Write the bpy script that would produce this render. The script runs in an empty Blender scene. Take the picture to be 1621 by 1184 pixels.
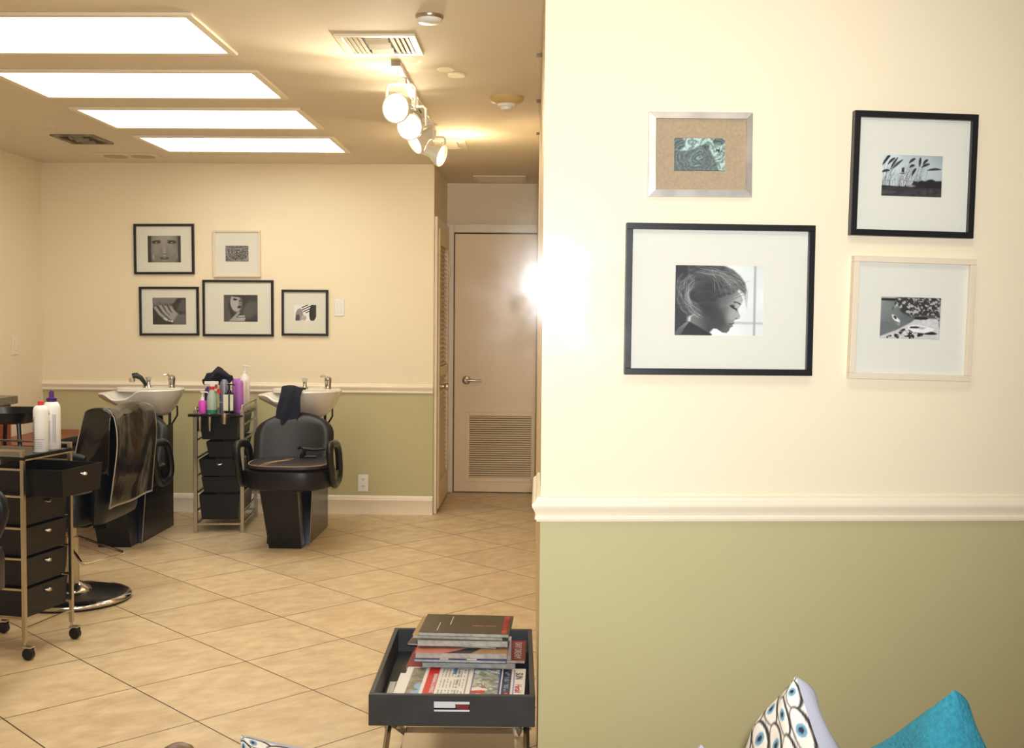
import bpy, math, random
import numpy as np
from mathutils import Vector, Matrix
random.seed(7)
S = bpy.context.scene
COL = S.collection
PI = math.pi

# ---------------------------------------------------------------- camera, world, lights, exposure
H = 1.35
F_PX, YAW, PITCH, ROLL = 1772.7, -0.0254, 0.0503, 0.0090
cam = bpy.data.cameras.new('camera'); camo = bpy.data.objects.new('camera', cam); COL.objects.link(camo)
cam.sensor_fit = 'HORIZONTAL'; cam.sensor_width = 36.0; cam.lens = 36.0 * F_PX / 1621.0
cam.clip_start = 0.05; cam.clip_end = 100
fw = Vector((math.sin(YAW)*math.cos(PITCH), math.cos(YAW)*math.cos(PITCH), -math.sin(PITCH)))
rt = Vector((math.cos(YAW), -math.sin(YAW), 0)); up = rt.cross(fw)
R_ = math.cos(ROLL)*rt + math.sin(ROLL)*up; U_ = -math.sin(ROLL)*rt + math.cos(ROLL)*up
M = Matrix((R_, U_, -fw)).transposed().to_4x4(); M.translation = Vector((0, 0, H))
camo.matrix_world = M
S.camera = camo

S.view_settings.view_transform = 'Standard'
S.view_settings.look = 'None'
S.view_settings.gamma = 1.0
S.view_settings.use_curve_mapping = False
S.view_settings.exposure = 0.0

w = bpy.data.worlds.new('world'); S.world = w; w.use_nodes = True
w.node_tree.nodes['Background'].inputs[0].default_value = (0.55, 0.62, 0.75, 1)
w.node_tree.nodes['Background'].inputs[1].default_value = 0.12

def lamp(name, kind, loc, power, col=(1, 1, 1), aim=None, **kw):
    l = bpy.data.lights.new(name, kind); l.energy = power; l.color = col
    for k, v in kw.items(): setattr(l, k, v)
    o = bpy.data.objects.new(name, l); COL.objects.link(o); o.location = loc
    if aim is not None:
        o.rotation_euler = (Vector(aim)-Vector(loc)).to_track_quat('-Z', 'Y').to_euler()
    return o
PANEL_E = 6.0            # emission of the ceiling diffusers
# the photographer's flash just above the lens
lamp('camera_flash', 'SPOT', (0.028, -0.01, H+0.056), 365, (.96, .97, 1.0), aim=(0.02, 2.85, 1.50), spot_size=math.radians(80), spot_blend=1.0, shadow_soft_size=0.018)

# ---------------------------------------------------------------- helpers
def lin(c):
    r = []
    for x in c[:3]:
        x = x/255.0
        r.append(x/12.92 if x <= .04045 else ((x+.055)/1.055)**2.4)
    return (r[0], r[1], r[2], 1.0)

def mat(name, rgb, rough=.6, metal=0.0, spec=.5, noise=0.0, nscale=8.0, bump=0.0, bscale=60.0, emit=None, es=1.0, coat=0.0, alpha=1.0, trans=0.0):
    m = bpy.data.materials.new(name); m.use_nodes = True
    nt = m.node_tree; b = nt.nodes['Principled BSDF']
    b.inputs['Base Color'].default_value = lin(rgb)
    b.inputs['Roughness'].default_value = rough
    b.inputs['Metallic'].default_value = metal
    b.inputs['Specular IOR Level'].default_value = spec
    b.inputs['Coat Weight'].default_value = coat
    b.inputs['Transmission Weight'].default_value = trans
    tc = nt.nodes.new('ShaderNodeTexCoord')
    if noise > 0:
        n = nt.nodes.new('ShaderNodeTexNoise'); n.inputs['Scale'].default_value = nscale; n.inputs['Detail'].default_value = 5
        nt.links.new(tc.outputs['Object'], n.inputs['Vector'])
        mx = nt.nodes.new('ShaderNodeMixRGB'); mx.blend_type = 'MULTIPLY'; mx.inputs['Fac'].default_value = 1.0
        mr = nt.nodes.new('ShaderNodeMapRange'); mr.inputs['From Min'].default_value = .3; mr.inputs['From Max'].default_value = .7
        mr.inputs['To Min'].default_value = 1-noise; mr.inputs['To Max'].default_value = 1+noise*.3
        nt.links.new(n.outputs['Fac'], mr.inputs['Value'])
        mx.inputs['Color1'].default_value = lin(rgb)
        nt.links.new(mr.outputs['Result'], mx.inputs['Color2'])
        nt.links.new(mx.outputs['Color'], b.inputs['Base Color'])
    if bump > 0:
        n2 = nt.nodes.new('ShaderNodeTexNoise'); n2.inputs['Scale'].default_value = bscale; n2.inputs['Detail'].default_value = 4
        nt.links.new(tc.outputs['Object'], n2.inputs['Vector'])
        bp = nt.nodes.new('ShaderNodeBump'); bp.inputs['Strength'].default_value = bump; bp.inputs['Distance'].default_value = .004
        nt.links.new(n2.outputs['Fac'], bp.inputs['Height']); nt.links.new(bp.outputs['Normal'], b.inputs['Normal'])
    if emit is not None:
        b.inputs['Emission Color'].default_value = lin(emit); b.inputs['Emission Strength'].default_value = es
    return m

def attr_mat(name, rough=.6):
    m = bpy.data.materials.new(name); m.use_nodes = True
    nt = m.node_tree; b = nt.nodes['Principled BSDF']
    a = nt.nodes.new('ShaderNodeAttribute'); a.attribute_name = 'Col'
    nt.links.new(a.outputs['Color'], b.inputs['Base Color']); b.inputs['Roughness'].default_value = rough
    return m

def tag(o, label=None, cat=None, group=None, kind=None):
    if label: o['label'] = label
    if cat: o['category'] = cat
    if group: o['group'] = group
    if kind: o['kind'] = kind
    return o

def thing(name, label, cat, loc=(0, 0, 0), rz=0.0, group=None):
    o = bpy.data.objects.new(name, None); COL.objects.link(o); o.empty_display_size = .05
    o.location = loc; o.rotation_euler = (0, 0, rz)
    return tag(o, label, cat, group)

class MB:
    def __init__(s): s.v = []; s.f = []
    def add(s, vs, fs):
        n = len(s.v); s.v += [tuple(map(float, p)) for p in vs]; s.f += [tuple(i+n for i in f) for f in fs]; return s
    def box(s, x0, x1, y0, y1, z0, z1, R=None, c=None):
        vs = [Vector((x, y, z)) for z in (z0, z1) for y in (y0, y1) for x in (x0, x1)]
        if R is not None:
            c = Vector(c if c is not None else ((x0+x1)/2, (y0+y1)/2, (z0+z1)/2))
            vs = [R @ (p-c)+c for p in vs]
        return s.add(vs, [(0, 2, 3, 1), (4, 5, 7, 6), (0, 1, 5, 4), (2, 6, 7, 3), (0, 4, 6, 2), (1, 3, 7, 5)])
    def frustum(s, bot, top, z0, z1):      # bot/top = (x0,x1,y0,y1)
        vs = [(x, y, z0) for y in bot[2:] for x in bot[:2]]+[(x, y, z1) for y in top[2:] for x in top[:2]]
        return s.add(vs, [(0, 2, 3, 1), (4, 5, 7, 6), (0, 1, 5, 4), (2, 6, 7, 3), (0, 4, 6, 2), (1, 3, 7, 5)])
    def prism(s, poly, a0, a1, axis='x'):  # poly of 2D points, extruded along axis
        n = len(poly)
        def P(p, a):
            if axis == 'x': return (a, p[0], p[1])
            if axis == 'y': return (p[0], a, p[1])
            return (p[0], p[1], a)
        vs = [P(p, a0) for p in poly]+[P(p, a1) for p in poly]
        fs = [tuple(range(n))[::-1], tuple(range(n, 2*n))]+[(i, (i+1) % n, n+(i+1) % n, n+i) for i in range(n)]
        return s.add(vs, fs)
    def rings(s, rings, closed=True, cap0=True, cap1=True, loop=False):
        n = len(rings[0]); vs = [p for r in rings for p in r]; fs = []
        m = len(rings)
        for j in range(m if loop else m-1):
            k = (j+1) % m
            for i in range(n if closed else n-1):
                fs.append((j*n+i, j*n+(i+1) % n, k*n+(i+1) % n, k*n+i))
        if not loop and closed:
            if cap0: fs.append(tuple(range(n))[::-1])
            if cap1: fs.append(tuple((m-1)*n+i for i in range(n)))
        return s.add(vs, fs)
    def lathe(s, prof, n=24, c=(0, 0, 0), axis='z'):
        rg = []
        for r, z in prof:
            ring = []
            for i in range(n):
                a = 2*PI*i/n; x, y = r*math.cos(a), r*math.sin(a)
                if axis == 'z': p = (c[0]+x, c[1]+y, c[2]+z)
                elif axis == 'y': p = (c[0]+x, c[1]+z, c[2]-y)
                else: p = (c[0]+z, c[1]+x, c[2]+y)
                ring.append(p)
            rg.append(ring)
        return s.rings(rg)
    def tube(s, pts, r, n=10, loop=False, flat=None):
        pts = [Vector(p) for p in pts]; m = len(pts); rg = []; prev = None
        for i, p in enumerate(pts):
            if loop: t = pts[(i+1) % m]-pts[(i-1) % m]
            else: t = pts[min(i+1, m-1)]-pts[max(i-1, 0)]
            t.normalize()
            if prev is None:
                a = Vector((0, 0, 1)) if abs(t.z) < .9 else Vector((1, 0, 0))
                nrm = t.cross(a).normalized()
            else:
                nrm = (prev-prev.dot(t)*t).normalized()
            prev = nrm; b = t.cross(nrm)
            rr = r[i] if isinstance(r, (list, tuple)) else r
            k = flat if flat else 1.0
            rg.append([p+nrm*rr*math.cos(2*PI*j/n)+b*rr*k*math.sin(2*PI*j/n) for j in range(n)])
        return s.rings(rg, loop=loop)
    def grid(s, fn, nu, nv):
        vs = [fn(i/(nu-1), j/(nv-1)) for j in range(nv) for i in range(nu)]
        return s.add(vs, [(j*nu+i, j*nu+i+1, (j+1)*nu+i+1, (j+1)*nu+i) for j in range(nv-1) for i in range(nu-1)])
    def xf(s, R=None, t=(0, 0, 0)):
        t = Vector(t); s.v = [tuple((R @ Vector(p) if R is not None else Vector(p))+t) for p in s.v]; return s
    def build(s, name, m, parent=None, bevel=0.0, smooth=False, seg=2, loc=None, rot=None, solid=0.0, sub=0):
        me = bpy.data.meshes.new(name); me.from_pydata(s.v, [], s.f); me.update()
        import bmesh
        bm = bmesh.new(); bm.from_mesh(me); bmesh.ops.recalc_face_normals(bm, faces=bm.faces); bm.to_mesh(me); bm.free()
        me.materials.append(m)
        if smooth:
            for p in me.polygons: p.use_smooth = True
            try: me.set_sharp_from_angle(angle=math.radians(42))
            except Exception: pass
        o = bpy.data.objects.new(name, me); COL.objects.link(o)
        if parent: o.parent = parent
        if loc: o.location = loc
        if rot: o.rotation_euler = rot
        if solid: 
            md = o.modifiers.new('solid', 'SOLIDIFY'); md.thickness = solid; md.offset = 0
        if sub:
            md = o.modifiers.new('sub', 'SUBSURF'); md.levels = sub; md.render_levels = sub
        if bevel:
            md = o.modifiers.new('bevel', 'BEVEL'); md.width = bevel; md.segments = seg; md.limit_method = 'ANGLE'; md.angle_limit = math.radians(35)
            for p in me.polygons: p.use_smooth = True
            try: me.set_sharp_from_angle(angle=math.radians(42))
            except Exception: pass
            md.harden_normals = True
        return o

def rot_m(ax, a): return Matrix.Rotation(a, 3, ax)
def copy_tree(o, parent=None):
    c = o.copy(); COL.objects.link(c)
    if parent: c.parent = parent
    for ch in list(o.children): copy_tree(ch, c)
    return c

def text(name, s, size, m, parent, loc, rot, extrude=.0004, sx=1.0, bold=0.0):
    cu = bpy.data.curves.new(name, 'FONT'); cu.body = s; cu.size = size; cu.extrude = extrude; cu.align_x = 'CENTER'; cu.align_y = 'CENTER'; cu.offset = bold
    t = bpy.data.objects.new(name, cu); COL.objects.link(t)
    dg = bpy.context.evaluated_depsgraph_get(); me = bpy.data.meshes.new_from_object(t.evaluated_get(dg))
    bpy.data.objects.remove(t); me.name = name
    me.materials.clear(); me.materials.append(m)
    o = bpy.data.objects.new(name, me); COL.objects.link(o); o.parent = parent; o.location = loc; o.rotation_euler = rot; o.scale = (sx, 1, 1)
    return o

# ---------------------------------------------------------------- materials
WALL_UP, WALL_LOW = (242, 229, 199), (192, 184, 138)
def wall_mat(name, two=True, z=.86):
    m = bpy.data.materials.new(name); m.use_nodes = True; nt = m.node_tree; b = nt.nodes['Principled BSDF']
    b.inputs['Roughness'].default_value = .55
    g = nt.nodes.new('ShaderNodeNewGeometry')
    n = nt.nodes.new('ShaderNodeTexNoise'); n.inputs['Scale'].default_value = 220; nt.links.new(g.outputs['Position'], n.inputs['Vector'])
    bp = nt.nodes.new('ShaderNodeBump'); bp.inputs['Strength'].default_value = .10; bp.inputs['Distance'].default_value = .002
    nt.links.new(n.outputs['Fac'], bp.inputs['Height']); nt.links.new(bp.outputs['Normal'], b.inputs['Normal'])
    n3 = nt.nodes.new('ShaderNodeTexNoise'); n3.inputs['Scale'].default_value = 1.7; n3.inputs['Detail'].default_value = 3; nt.links.new(g.outputs['Position'], n3.inputs['Vector'])
    mr = nt.nodes.new('ShaderNodeMapRange'); mr.inputs['To Min'].default_value = .95; mr.inputs['To Max'].default_value = 1.03; nt.links.new(n3.outputs['Fac'], mr.inputs['Value'])
    mul = nt.nodes.new('ShaderNodeMixRGB'); mul.blend_type = 'MULTIPLY'; mul.inputs['Fac'].default_value = 1
    nt.links.new(mr.outputs['Result'], mul.inputs['Color2'])
    if two:
        sp = nt.nodes.new('ShaderNodeSeparateXYZ'); nt.links.new(g.outputs['Position'], sp.inputs[0])
        gt = nt.nodes.new('ShaderNodeMath'); gt.operation = 'GREATER_THAN'; gt.inputs[1].default_value = z; nt.links.new(sp.outputs['Z'], gt.inputs[0])
        mx = nt.nodes.new('ShaderNodeMixRGB'); mx.inputs['Color1'].default_value = lin(WALL_LOW); mx.inputs['Color2'].default_value = lin(WALL_UP)
        nt.links.new(gt.outputs[0], mx.inputs['Fac']); nt.links.new(mx.outputs[0], mul.inputs['Color1'])
    else:
        mul.inputs['Color1'].default_value = lin(WALL_UP)
    nt.links.new(mul.outputs[0], b.inputs['Base Color'])
    return m
M_wall2 = wall_mat('paint_cream_over_green'); M_wall1 = wall_mat('paint_cream', False)
M_ceil = mat('ceiling_paint', (230, 218, 196), .8, noise=.04, nscale=2)
M_trim = mat('trim_white', (244, 232, 208), .4, noise=.03, nscale=5)
M_door = mat('door_paint', (248, 228, 190), .42, noise=.05, nscale=3)
M_black = mat('black_lacquer', (9, 8, 8), .22, spec=.4)
M_frameblack = mat('frame_black', (18, 17, 20), .35)
M_framewhite = mat('frame_offwhite', (226, 212, 188), .5)
M_framesilver = mat('frame_silver', (222, 218, 212), .42, .55, noise=.25, nscale=14)
M_mat = mat('passepartout_white', (224, 224, 212), .8)
M_linen = mat('linen_mount', (178, 158, 128), .9, noise=.15, nscale=160)
M_print = attr_mat('photo_print', .5)
M_vinyl = mat('black_vinyl', (15, 16, 17), .36, spec=.4, bump=.12, bscale=180)
M_vinylpad = mat('dark_plum_vinyl', (40, 27, 33), .45, bump=.2, bscale=90)
M_thread = mat('cream_thread', (196, 170, 120), .8)
M_plastic = mat('black_plastic', (8, 8, 8), .3, spec=.4)
M_plasticdull = mat('black_plastic_drawer', (11, 10, 9), .4, spec=.35)
M_chrome = mat('chrome', (200, 196, 190), .14, 1.0)
M_chromedull = mat('chrome_satin', (185, 176, 160), .3, 1.0)
M_ceramic = mat('glazed_ceramic', (226, 222, 212), .18, coat=.3)
M_white = mat('white_plastic', (236, 234, 228), .4)
M_whitelamp = mat('white_enamel', (226, 222, 208), .35)
M_greywood = mat('grey_stained_wood', (50, 50, 50), .5, noise=.3, nscale=12)
M_granite = mat('granite', (122, 112, 92), .3, noise=.6, nscale=60)
M_redwood = mat('red_cherry_wood', (146, 66, 38), .4, noise=.25, nscale=5)
M_brownwood = mat('brown_wood', (122, 92, 60), .45, noise=.2, nscale=9)
M_navy = mat('navy_terry', (26, 28, 44), .95, noise=.35, nscale=90, bump=.9, bscale=260)
M_cape = mat('clear_black_cape_vinyl', (30, 25, 19), .16, noise=.6, nscale=7, bump=1.0, bscale=11)
M_hem = mat('cape_pale_hem', (150, 140, 122), .4)
M_teal = mat('teal_weave', (50, 150, 170), .9, noise=.25, nscale=150, bump=.8, bscale=200)
M_greyfab = mat('pale_blue_grey_fabric', (176, 176, 186), .85, noise=.1, nscale=6, bump=.2, bscale=60)
M_dark = mat('shadow_gap', (12, 11, 10), .9)
M_grille = mat('vent_paint', (236, 226, 204), .45)
M_diff = mat('light_diffuser', (255, 252, 244), .5, emit=(255, 250, 238), es=PANEL_E)
M_eyes = attr_mat('eye_print_fabric', .85)
M_grout = None

# floor tiles
def floor_mat():
    m = bpy.data.materials.new('travertine_tiles'); m.use_nodes = True; nt = m.node_tree; b = nt.nodes['Principled BSDF']; L = nt.links.new
    N = lambda t: nt.nodes.new(t)
    g = N('ShaderNodeNewGeometry')
    s_ = .4590; th = .8000; ox, oy = -1.1294, 3.6339
    mp = N('ShaderNodeMapping'); mp.vector_type = 'TEXTURE'
    mp.inputs['Location'].default_value = (ox, oy, 0); mp.inputs['Rotation'].default_value = (0, 0, th); mp.inputs['Scale'].default_value = (s_, s_, s_)
    L(g.outputs['Position'], mp.inputs['Vector'])
    sp = N('ShaderNodeSeparateXYZ'); L(mp.outputs[0], sp.inputs[0])
    ds = []; fl = []
    for k in 'XY':
        fr = N('ShaderNodeMath'); fr.operation = 'FRACT'; L(sp.outputs[k], fr.inputs[0])
        a = N('ShaderNodeMath'); a.operation = 'SUBTRACT'; L(fr.outputs[0], a.inputs[0]); a.inputs[1].default_value = .5
        c = N('ShaderNodeMath'); c.operation = 'ABSOLUTE'; L(a.outputs[0], c.inputs[0]); ds.append(c)
        f = N('ShaderNodeMath'); f.operation = 'FLOOR'; L(sp.outputs[k], f.inputs[0]); fl.append(f)
    mx = N('ShaderNodeMath'); mx.operation = 'MAXIMUM'; L(ds[0].outputs[0], mx.inputs[0]); L(ds[1].outputs[0], mx.inputs[1])
    gr = N('ShaderNodeMath'); gr.operation = 'GREATER_THAN'; L(mx.outputs[0], gr.inputs[0]); gr.inputs[1].default_value = .4949
    cb = N('ShaderNodeCombineXYZ'); L(fl[0].outputs[0], cb.inputs[0]); L(fl[1].outputs[0], cb.inputs[1])
    wn = N('ShaderNodeTexWhiteNoise'); L(cb.outputs[0], wn.inputs[0])
    off = N('ShaderNodeVectorMath'); off.operation = 'SCALE'; L(wn.outputs['Color'], off.inputs[0]); off.inputs['Scale'].default_value = 20
    ad = N('ShaderNodeVectorMath'); ad.operation = 'ADD'; L(mp.outputs[0], ad.inputs[0]); L(off.outputs[0], ad.inputs[1])
    mp2 = N('ShaderNodeMapping'); mp2.inputs['Scale'].default_value = (1.9, 2.9, 1); mp2.inputs['Rotation'].default_value = (0, 0, .8); L(ad.outputs[0], mp2.inputs[0])
    n = N('ShaderNodeTexNoise'); n.inputs['Scale'].default_value = 2.2; n.inputs['Detail'].default_value = 9; n.inputs['Roughness'].default_value = .62; L(mp2.outputs[0], n.inputs['Vector'])
    cr = N('ShaderNodeValToRGB'); e = cr.color_ramp.elements
    e[0].position = .36; e[0].color = lin((208, 182, 140)); e[1].position = .64; e[1].color = lin((229, 207, 167)); L(n.outputs['Fac'], cr.inputs[0])
    mr = N('ShaderNodeMapRange'); mr.inputs['To Min'].default_value = .93; mr.inputs['To Max'].default_value = 1.04; L(wn.outputs['Value'], mr.inputs['Value'])
    mu = N('ShaderNodeMixRGB'); mu.blend_type = 'MULTIPLY'; mu.inputs['Fac'].default_value = 1; L(cr.outputs[0], mu.inputs['Color1']); L(mr.outputs[0], mu.inputs['Color2'])
    fin = N('ShaderNodeMixRGB'); fin.inputs['Color2'].default_value = lin((40, 30, 20)); L(gr.outputs[0], fin.inputs['Fac']); L(mu.outputs[0], fin.inputs['Color1'])
    L(fin.outputs[0], b.inputs['Base Color'])
    rr = N('ShaderNodeMapRange'); rr.inputs['To Min'].default_value = .30; rr.inputs['To Max'].default_value = .46; L(n.outputs['Fac'], rr.inputs['Value']); L(rr.outputs[0], b.inputs['Roughness'])
    return m
M_floor = floor_mat()

def glass_mat(name, fac, rough=.0, haze=0.0):
    m = bpy.data.materials.new(name); m.use_nodes = True; nt = m.node_tree; nt.nodes.remove(nt.nodes['Principled BSDF']); L = nt.links.new
    out = nt.nodes['Material Output']
    tr = nt.nodes.new('ShaderNodeBsdfTransparent'); gl = nt.nodes.new('ShaderNodeBsdfGlossy'); gl.inputs['Roughness'].default_value = rough
    mx = nt.nodes.new('ShaderNodeMixShader'); mx.inputs[0].default_value = fac; L(tr.outputs[0], mx.inputs[1]); L(gl.outputs[0], mx.inputs[2])
    if haze:
        g2 = nt.nodes.new('ShaderNodeBsdfGlossy'); g2.inputs['Roughness'].default_value = .16
        tc = nt.nodes.new('ShaderNodeTexCoord'); n = nt.nodes.new('ShaderNodeTexNoise'); n.inputs['Scale'].default_value = 14; n.inputs['Detail'].default_value = 4; L(tc.outputs['Object'], n.inputs['Vector'])
        mr = nt.nodes.new('ShaderNodeMapRange'); mr.inputs['From Min'].default_value = .42; mr.inputs['From Max'].default_value = .72; mr.inputs['To Min'].default_value = haze*.35; mr.inputs['To Max'].default_value = haze*2.2
        L(n.outputs['Fac'], mr.inputs['Value'])
        m2 = nt.nodes.new('ShaderNodeMixShader'); L(mr.outputs[0], m2.inputs[0]); L(mx.outputs[0], m2.inputs[1]); L(g2.outputs[0], m2.inputs[2]); L(m2.outputs[0], out.inputs[0])
    else: L(mx.outputs[0], out.inputs[0])
    return m
M_pane = glass_mat('storefront_glass', .05, 0.0, .0016)
M_picglass = glass_mat('picture_glass', .035, 0.02)

# ---------------------------------------------------------------- room shell
CZ = 2.3736; YB = 7.576; XL = -3.407; XC = -.727; YD = 8.60; XS = 0.0035; YN = 2.85; AN = .0841; YF = 1.30; XR = 2.6
def struct(o): o['kind'] = 'structure'; return o
struct(MB().box(XL-.1, XR+.1, YF-.1, YD+.12, -.06, 0).build('floor', M_floor))
struct(MB().box(XL-.1, XR+.1, YF-.1, YD+.12, CZ, CZ+.06).build('ceiling', M_ceil))
struct(MB().box(XL-.1, XL, YF-.1, YB+.1, 0, CZ).build('wall_left', M_wall1))
struct(MB().box(XL, XC, YB, YB+.1, 0, CZ).build('wall_back', M_wall2))
struct(MB().box(XC-.1, XC, YB+.1, YD+.1, 0, CZ).build('wall_corridor', M_wall1))
struct(MB().box(XC, .1, YD+.03, YD+.12, 0, CZ).build('wall_door', M_wall1))
un = Vector((math.cos(AN), math.sin(AN), 0)); nn = Vector((-un.y, un.x, 0)); NC = Vector((XS, YN, 0))
def nwp(u, d=0.0): p = NC+un*u+nn*d; return (p.x, p.y)   # d>0 behind the face
LN = 2.62
struct(MB().prism([nwp(0), nwp(LN), nwp(LN, .12), nwp(.01, .12)], 0, CZ, 'z').build('wall_near', M_wall2))
M_tanwall = mat('side_wall_tan', (208, 184, 142), .6, noise=.05, nscale=2)  # even tan tone, darker than the cream walls
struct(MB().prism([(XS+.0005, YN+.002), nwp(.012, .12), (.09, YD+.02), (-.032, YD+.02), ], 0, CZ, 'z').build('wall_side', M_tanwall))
struct(MB().box(XR, XR+.1, YF-.1, YN+.25, 0, CZ).build('wall_right', M_wall1))
# front wall with the storefront window the photo is taken through
WX0, WX1, WZ0, WZ1 = -2.3, 2.2, .55, 2.15
fwb = MB().box(XL, WX0, YF-.1, YF, 0, CZ).box(WX1, XR, YF-.1, YF, 0, CZ).box(WX0, WX1, YF-.1, YF, 0, WZ0).box(WX0, WX1, YF-.1, YF, WZ1, CZ)
struct(fwb.build('wall_front', M_wall1))
wf = MB().box(WX0, WX1, YF-.08, YF-.02, WZ0, WZ0+.05).box(WX0, WX1, YF-.08, YF-.02, WZ1-.05, WZ1).box(WX0, WX0+.05, YF-.08, YF-.02, WZ0+.05, WZ1-.05).box(WX1-.05, WX1, YF-.08, YF-.02, WZ0+.05, WZ1-.05)
win = struct(wf.build('window_1', M_trim))
MB().add([(WX0+.05, YF-.05, WZ0+.05), (WX1-.05, YF-.05, WZ0+.05), (WX1-.05, YF-.05, WZ1-.05), (WX0+.05, YF-.05, WZ1-.05)], [(0, 1, 2, 3)]).build('window_pane', M_pane, win)

# chair rail profile: (projection, height) from .83 to .894
RP = [(0, .829), (.009, .830), (.010, .835), (.014, .836), (.014, .842), (.011, .845), (.013, .852), (.017, .861), (.021, .868), (.022, .874), (.019, .880), (.012, .884), (.010, .892), (0, .894)]
def profile_run(prof, a, b, nrm, mitre0=0.0, mitre1=0.0):
    # sweep profile from a to b (2D), protruding along nrm; mitres extend the ends in proportion to the projection
    a = Vector((a[0], a[1])); b = Vector((b[0], b[1])); t = (b-a).normalized(); n = Vector((nrm[0], nrm[1])).normalized()
    r0 = []; r1 = []
    for d, z in prof:
        p = a+n*d-t*d*mitre0; q_ = b+n*d+t*d*mitre1
        r0.append((p.x, p.y, z)); r1.append((q_.x, q_.y, z))
    return MB().rings([r0, r1])
nf = -nn
struct(profile_run(RP, nwp(0), nwp(LN-.02), (nf.x, nf.y), 1.08, 0).build('trim_1', M_trim, smooth=True))
struct(profile_run(RP, (XS, 3.30), (XS, YN), (-1, 0), 0, 1.0).build('trim_2', M_trim, smooth=True))
RPb = [(p*1.1, z-.002) for p, z in RP]
struct(profile_run(RPb, (XL, YB), (XC, YB), (0, -1), 0, 0).build('trim_3', M_trim, smooth=True))
BP = [(0, 0), (.014, 0), (.014, .088), (.017, .092), (.017, .100), (.013, .104), (.013, .112), (.009, .120), (.004, .127), (0, .128)]
struct(profile_run(BP, (XL, YB), (XC, YB), (0, -1), 0, 0).build('baseboard_back', M_trim, smooth=True))
struct(profile_run(BP, (XL, YF), (XL, YB-.02), (1, 0), 0, 0).build('baseboard_left', M_trim, smooth=True))
struct(profile_run(BP, nwp(0), nwp(LN-.02), (nf.x, nf.y), 0, 0).build('baseboard_near', M_trim, smooth=True))

# ---------------------------------------------------------------- doors
d1 = struct(MB().box(-.661, -.034, YD-.035, YD+.01, .007, 1.985).build('door_1', M_door, bevel=.003))
t4 = MB().box(-.727, -.669, YD-.03, YD+.03, 0, 2.06).box(-.669, -.034, YD-.03, YD+.03, 1.995, 2.06)
struct(t4.build('trim_4', M_trim, bevel=.004))
struct(MB().box(-.669, -.034, YD+.012, YD+.029, 0, 1.994).build('door_gap_shade', M_dark))  # dark sheet behind the door, shade of the gap put in as colour
# lever handle
hx, hz = -.566, .868; y0 = YD-.035
MB().lathe([(.0, 0), (.033, 0), (.033, -.008), (.027, -.013), (0, -.013)], 28, (hx, y0, hz), 'y').build('handle_rose', M_chromedull, d1, smooth=True)
MB().lathe([(0, -.012), (.012, -.012), (.012, -.05), (0, -.05)], 16, (hx, y0, hz), 'y').tube([(hx-.006, y0-.045, hz), (hx+.03, y0-.047, hz), (hx+.08, y0-.045, hz-.003), (hx+.115, y0-.042, hz-.003)], [.011, .011, .009, .008], 12).build('lever_handle', M_chromedull, d1, smooth=True)
gx0, gx1, gz0, gz1 = -.541, -.066, .118, .595
gr = MB().box(gx0-.03, gx0, y0-.008, y0, gz0-.03, gz1+.03).box(gx1, gx1+.03, y0-.008, y0, gz0-.03, gz1+.03).box(gx0, gx1, y0-.008, y0, gz1, gz1+.03).box(gx0, gx1, y0-.008, y0, gz0-.03, gz0).build('grille_frame', M_door, d1, bevel=.002)
MB().box(gx0, gx1, y0-.001, y0+.001, gz0, gz1).build('grille_back', M_dark, gr)
sl = MB(); n = 28
for i in range(n):
    z = gz0+(i+.5)*(gz1-gz0)/n; sl.box(gx0, gx1, y0-.010, y0-.0015, z-.0055, z+.0045, rot_m('X', .35))
sl.build('grille_louvers', M_door, gr)

# louvered closet door on the corridor's left wall
d2 = struct(MB().box(XC, XC+.030, 7.70, 7.78, .02, 1.96).box(XC, XC+.030, 8.38, 8.46, .02, 1.96).box(XC, XC+.030, 7.78, 8.38, 1.85, 1.96).box(XC, XC+.030, 7.78, 8.38, .02, .20).box(XC, XC+.030, 7.78, 8.38, .93, 1.00).build('door_2', M_door, bevel=.003))
lv = MB()
for z0, z1 in ((.20, .93), (1.00, 1.85)):
    k = int((z1-z0)/.032)
    for i in range(k):
        z = z0+(i+.5)*(z1-z0)/k; lv.box(XC+.004, XC+.026, 7.78, 8.38, z-.003, z+.003, rot_m('Y', .7))
lv.build('louvers', M_door, d2)
MB().lathe([(0, 0), (.018, 0), (.012, .02), (.012, .03), (.024, .042), (.022, .058), (0, .062)], 18, (XC+.030, 7.76, .868), 'x').build('door_knob', M_chromedull, d2, smooth=True)
for z in (.30, 1.70):
    MB().tube([(XC+.036, 8.47, z-.045), (XC+.036, 8.47, z+.045)], .007, 10).box(XC+.03, XC+.034, 8.44, 8.50, z-.045, z+.045).build('hinge', M_trim, d2)
struct(MB().box(XC, XC+.022, 7.60, 7.695, 0, 2.03).box(XC, XC+.022, 8.485, 8.565, 0, 2.03).box(XC, XC+.022, 7.695, 8.485, 1.965, 2.03).build('trim_6', M_trim, bevel=.004))

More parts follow.
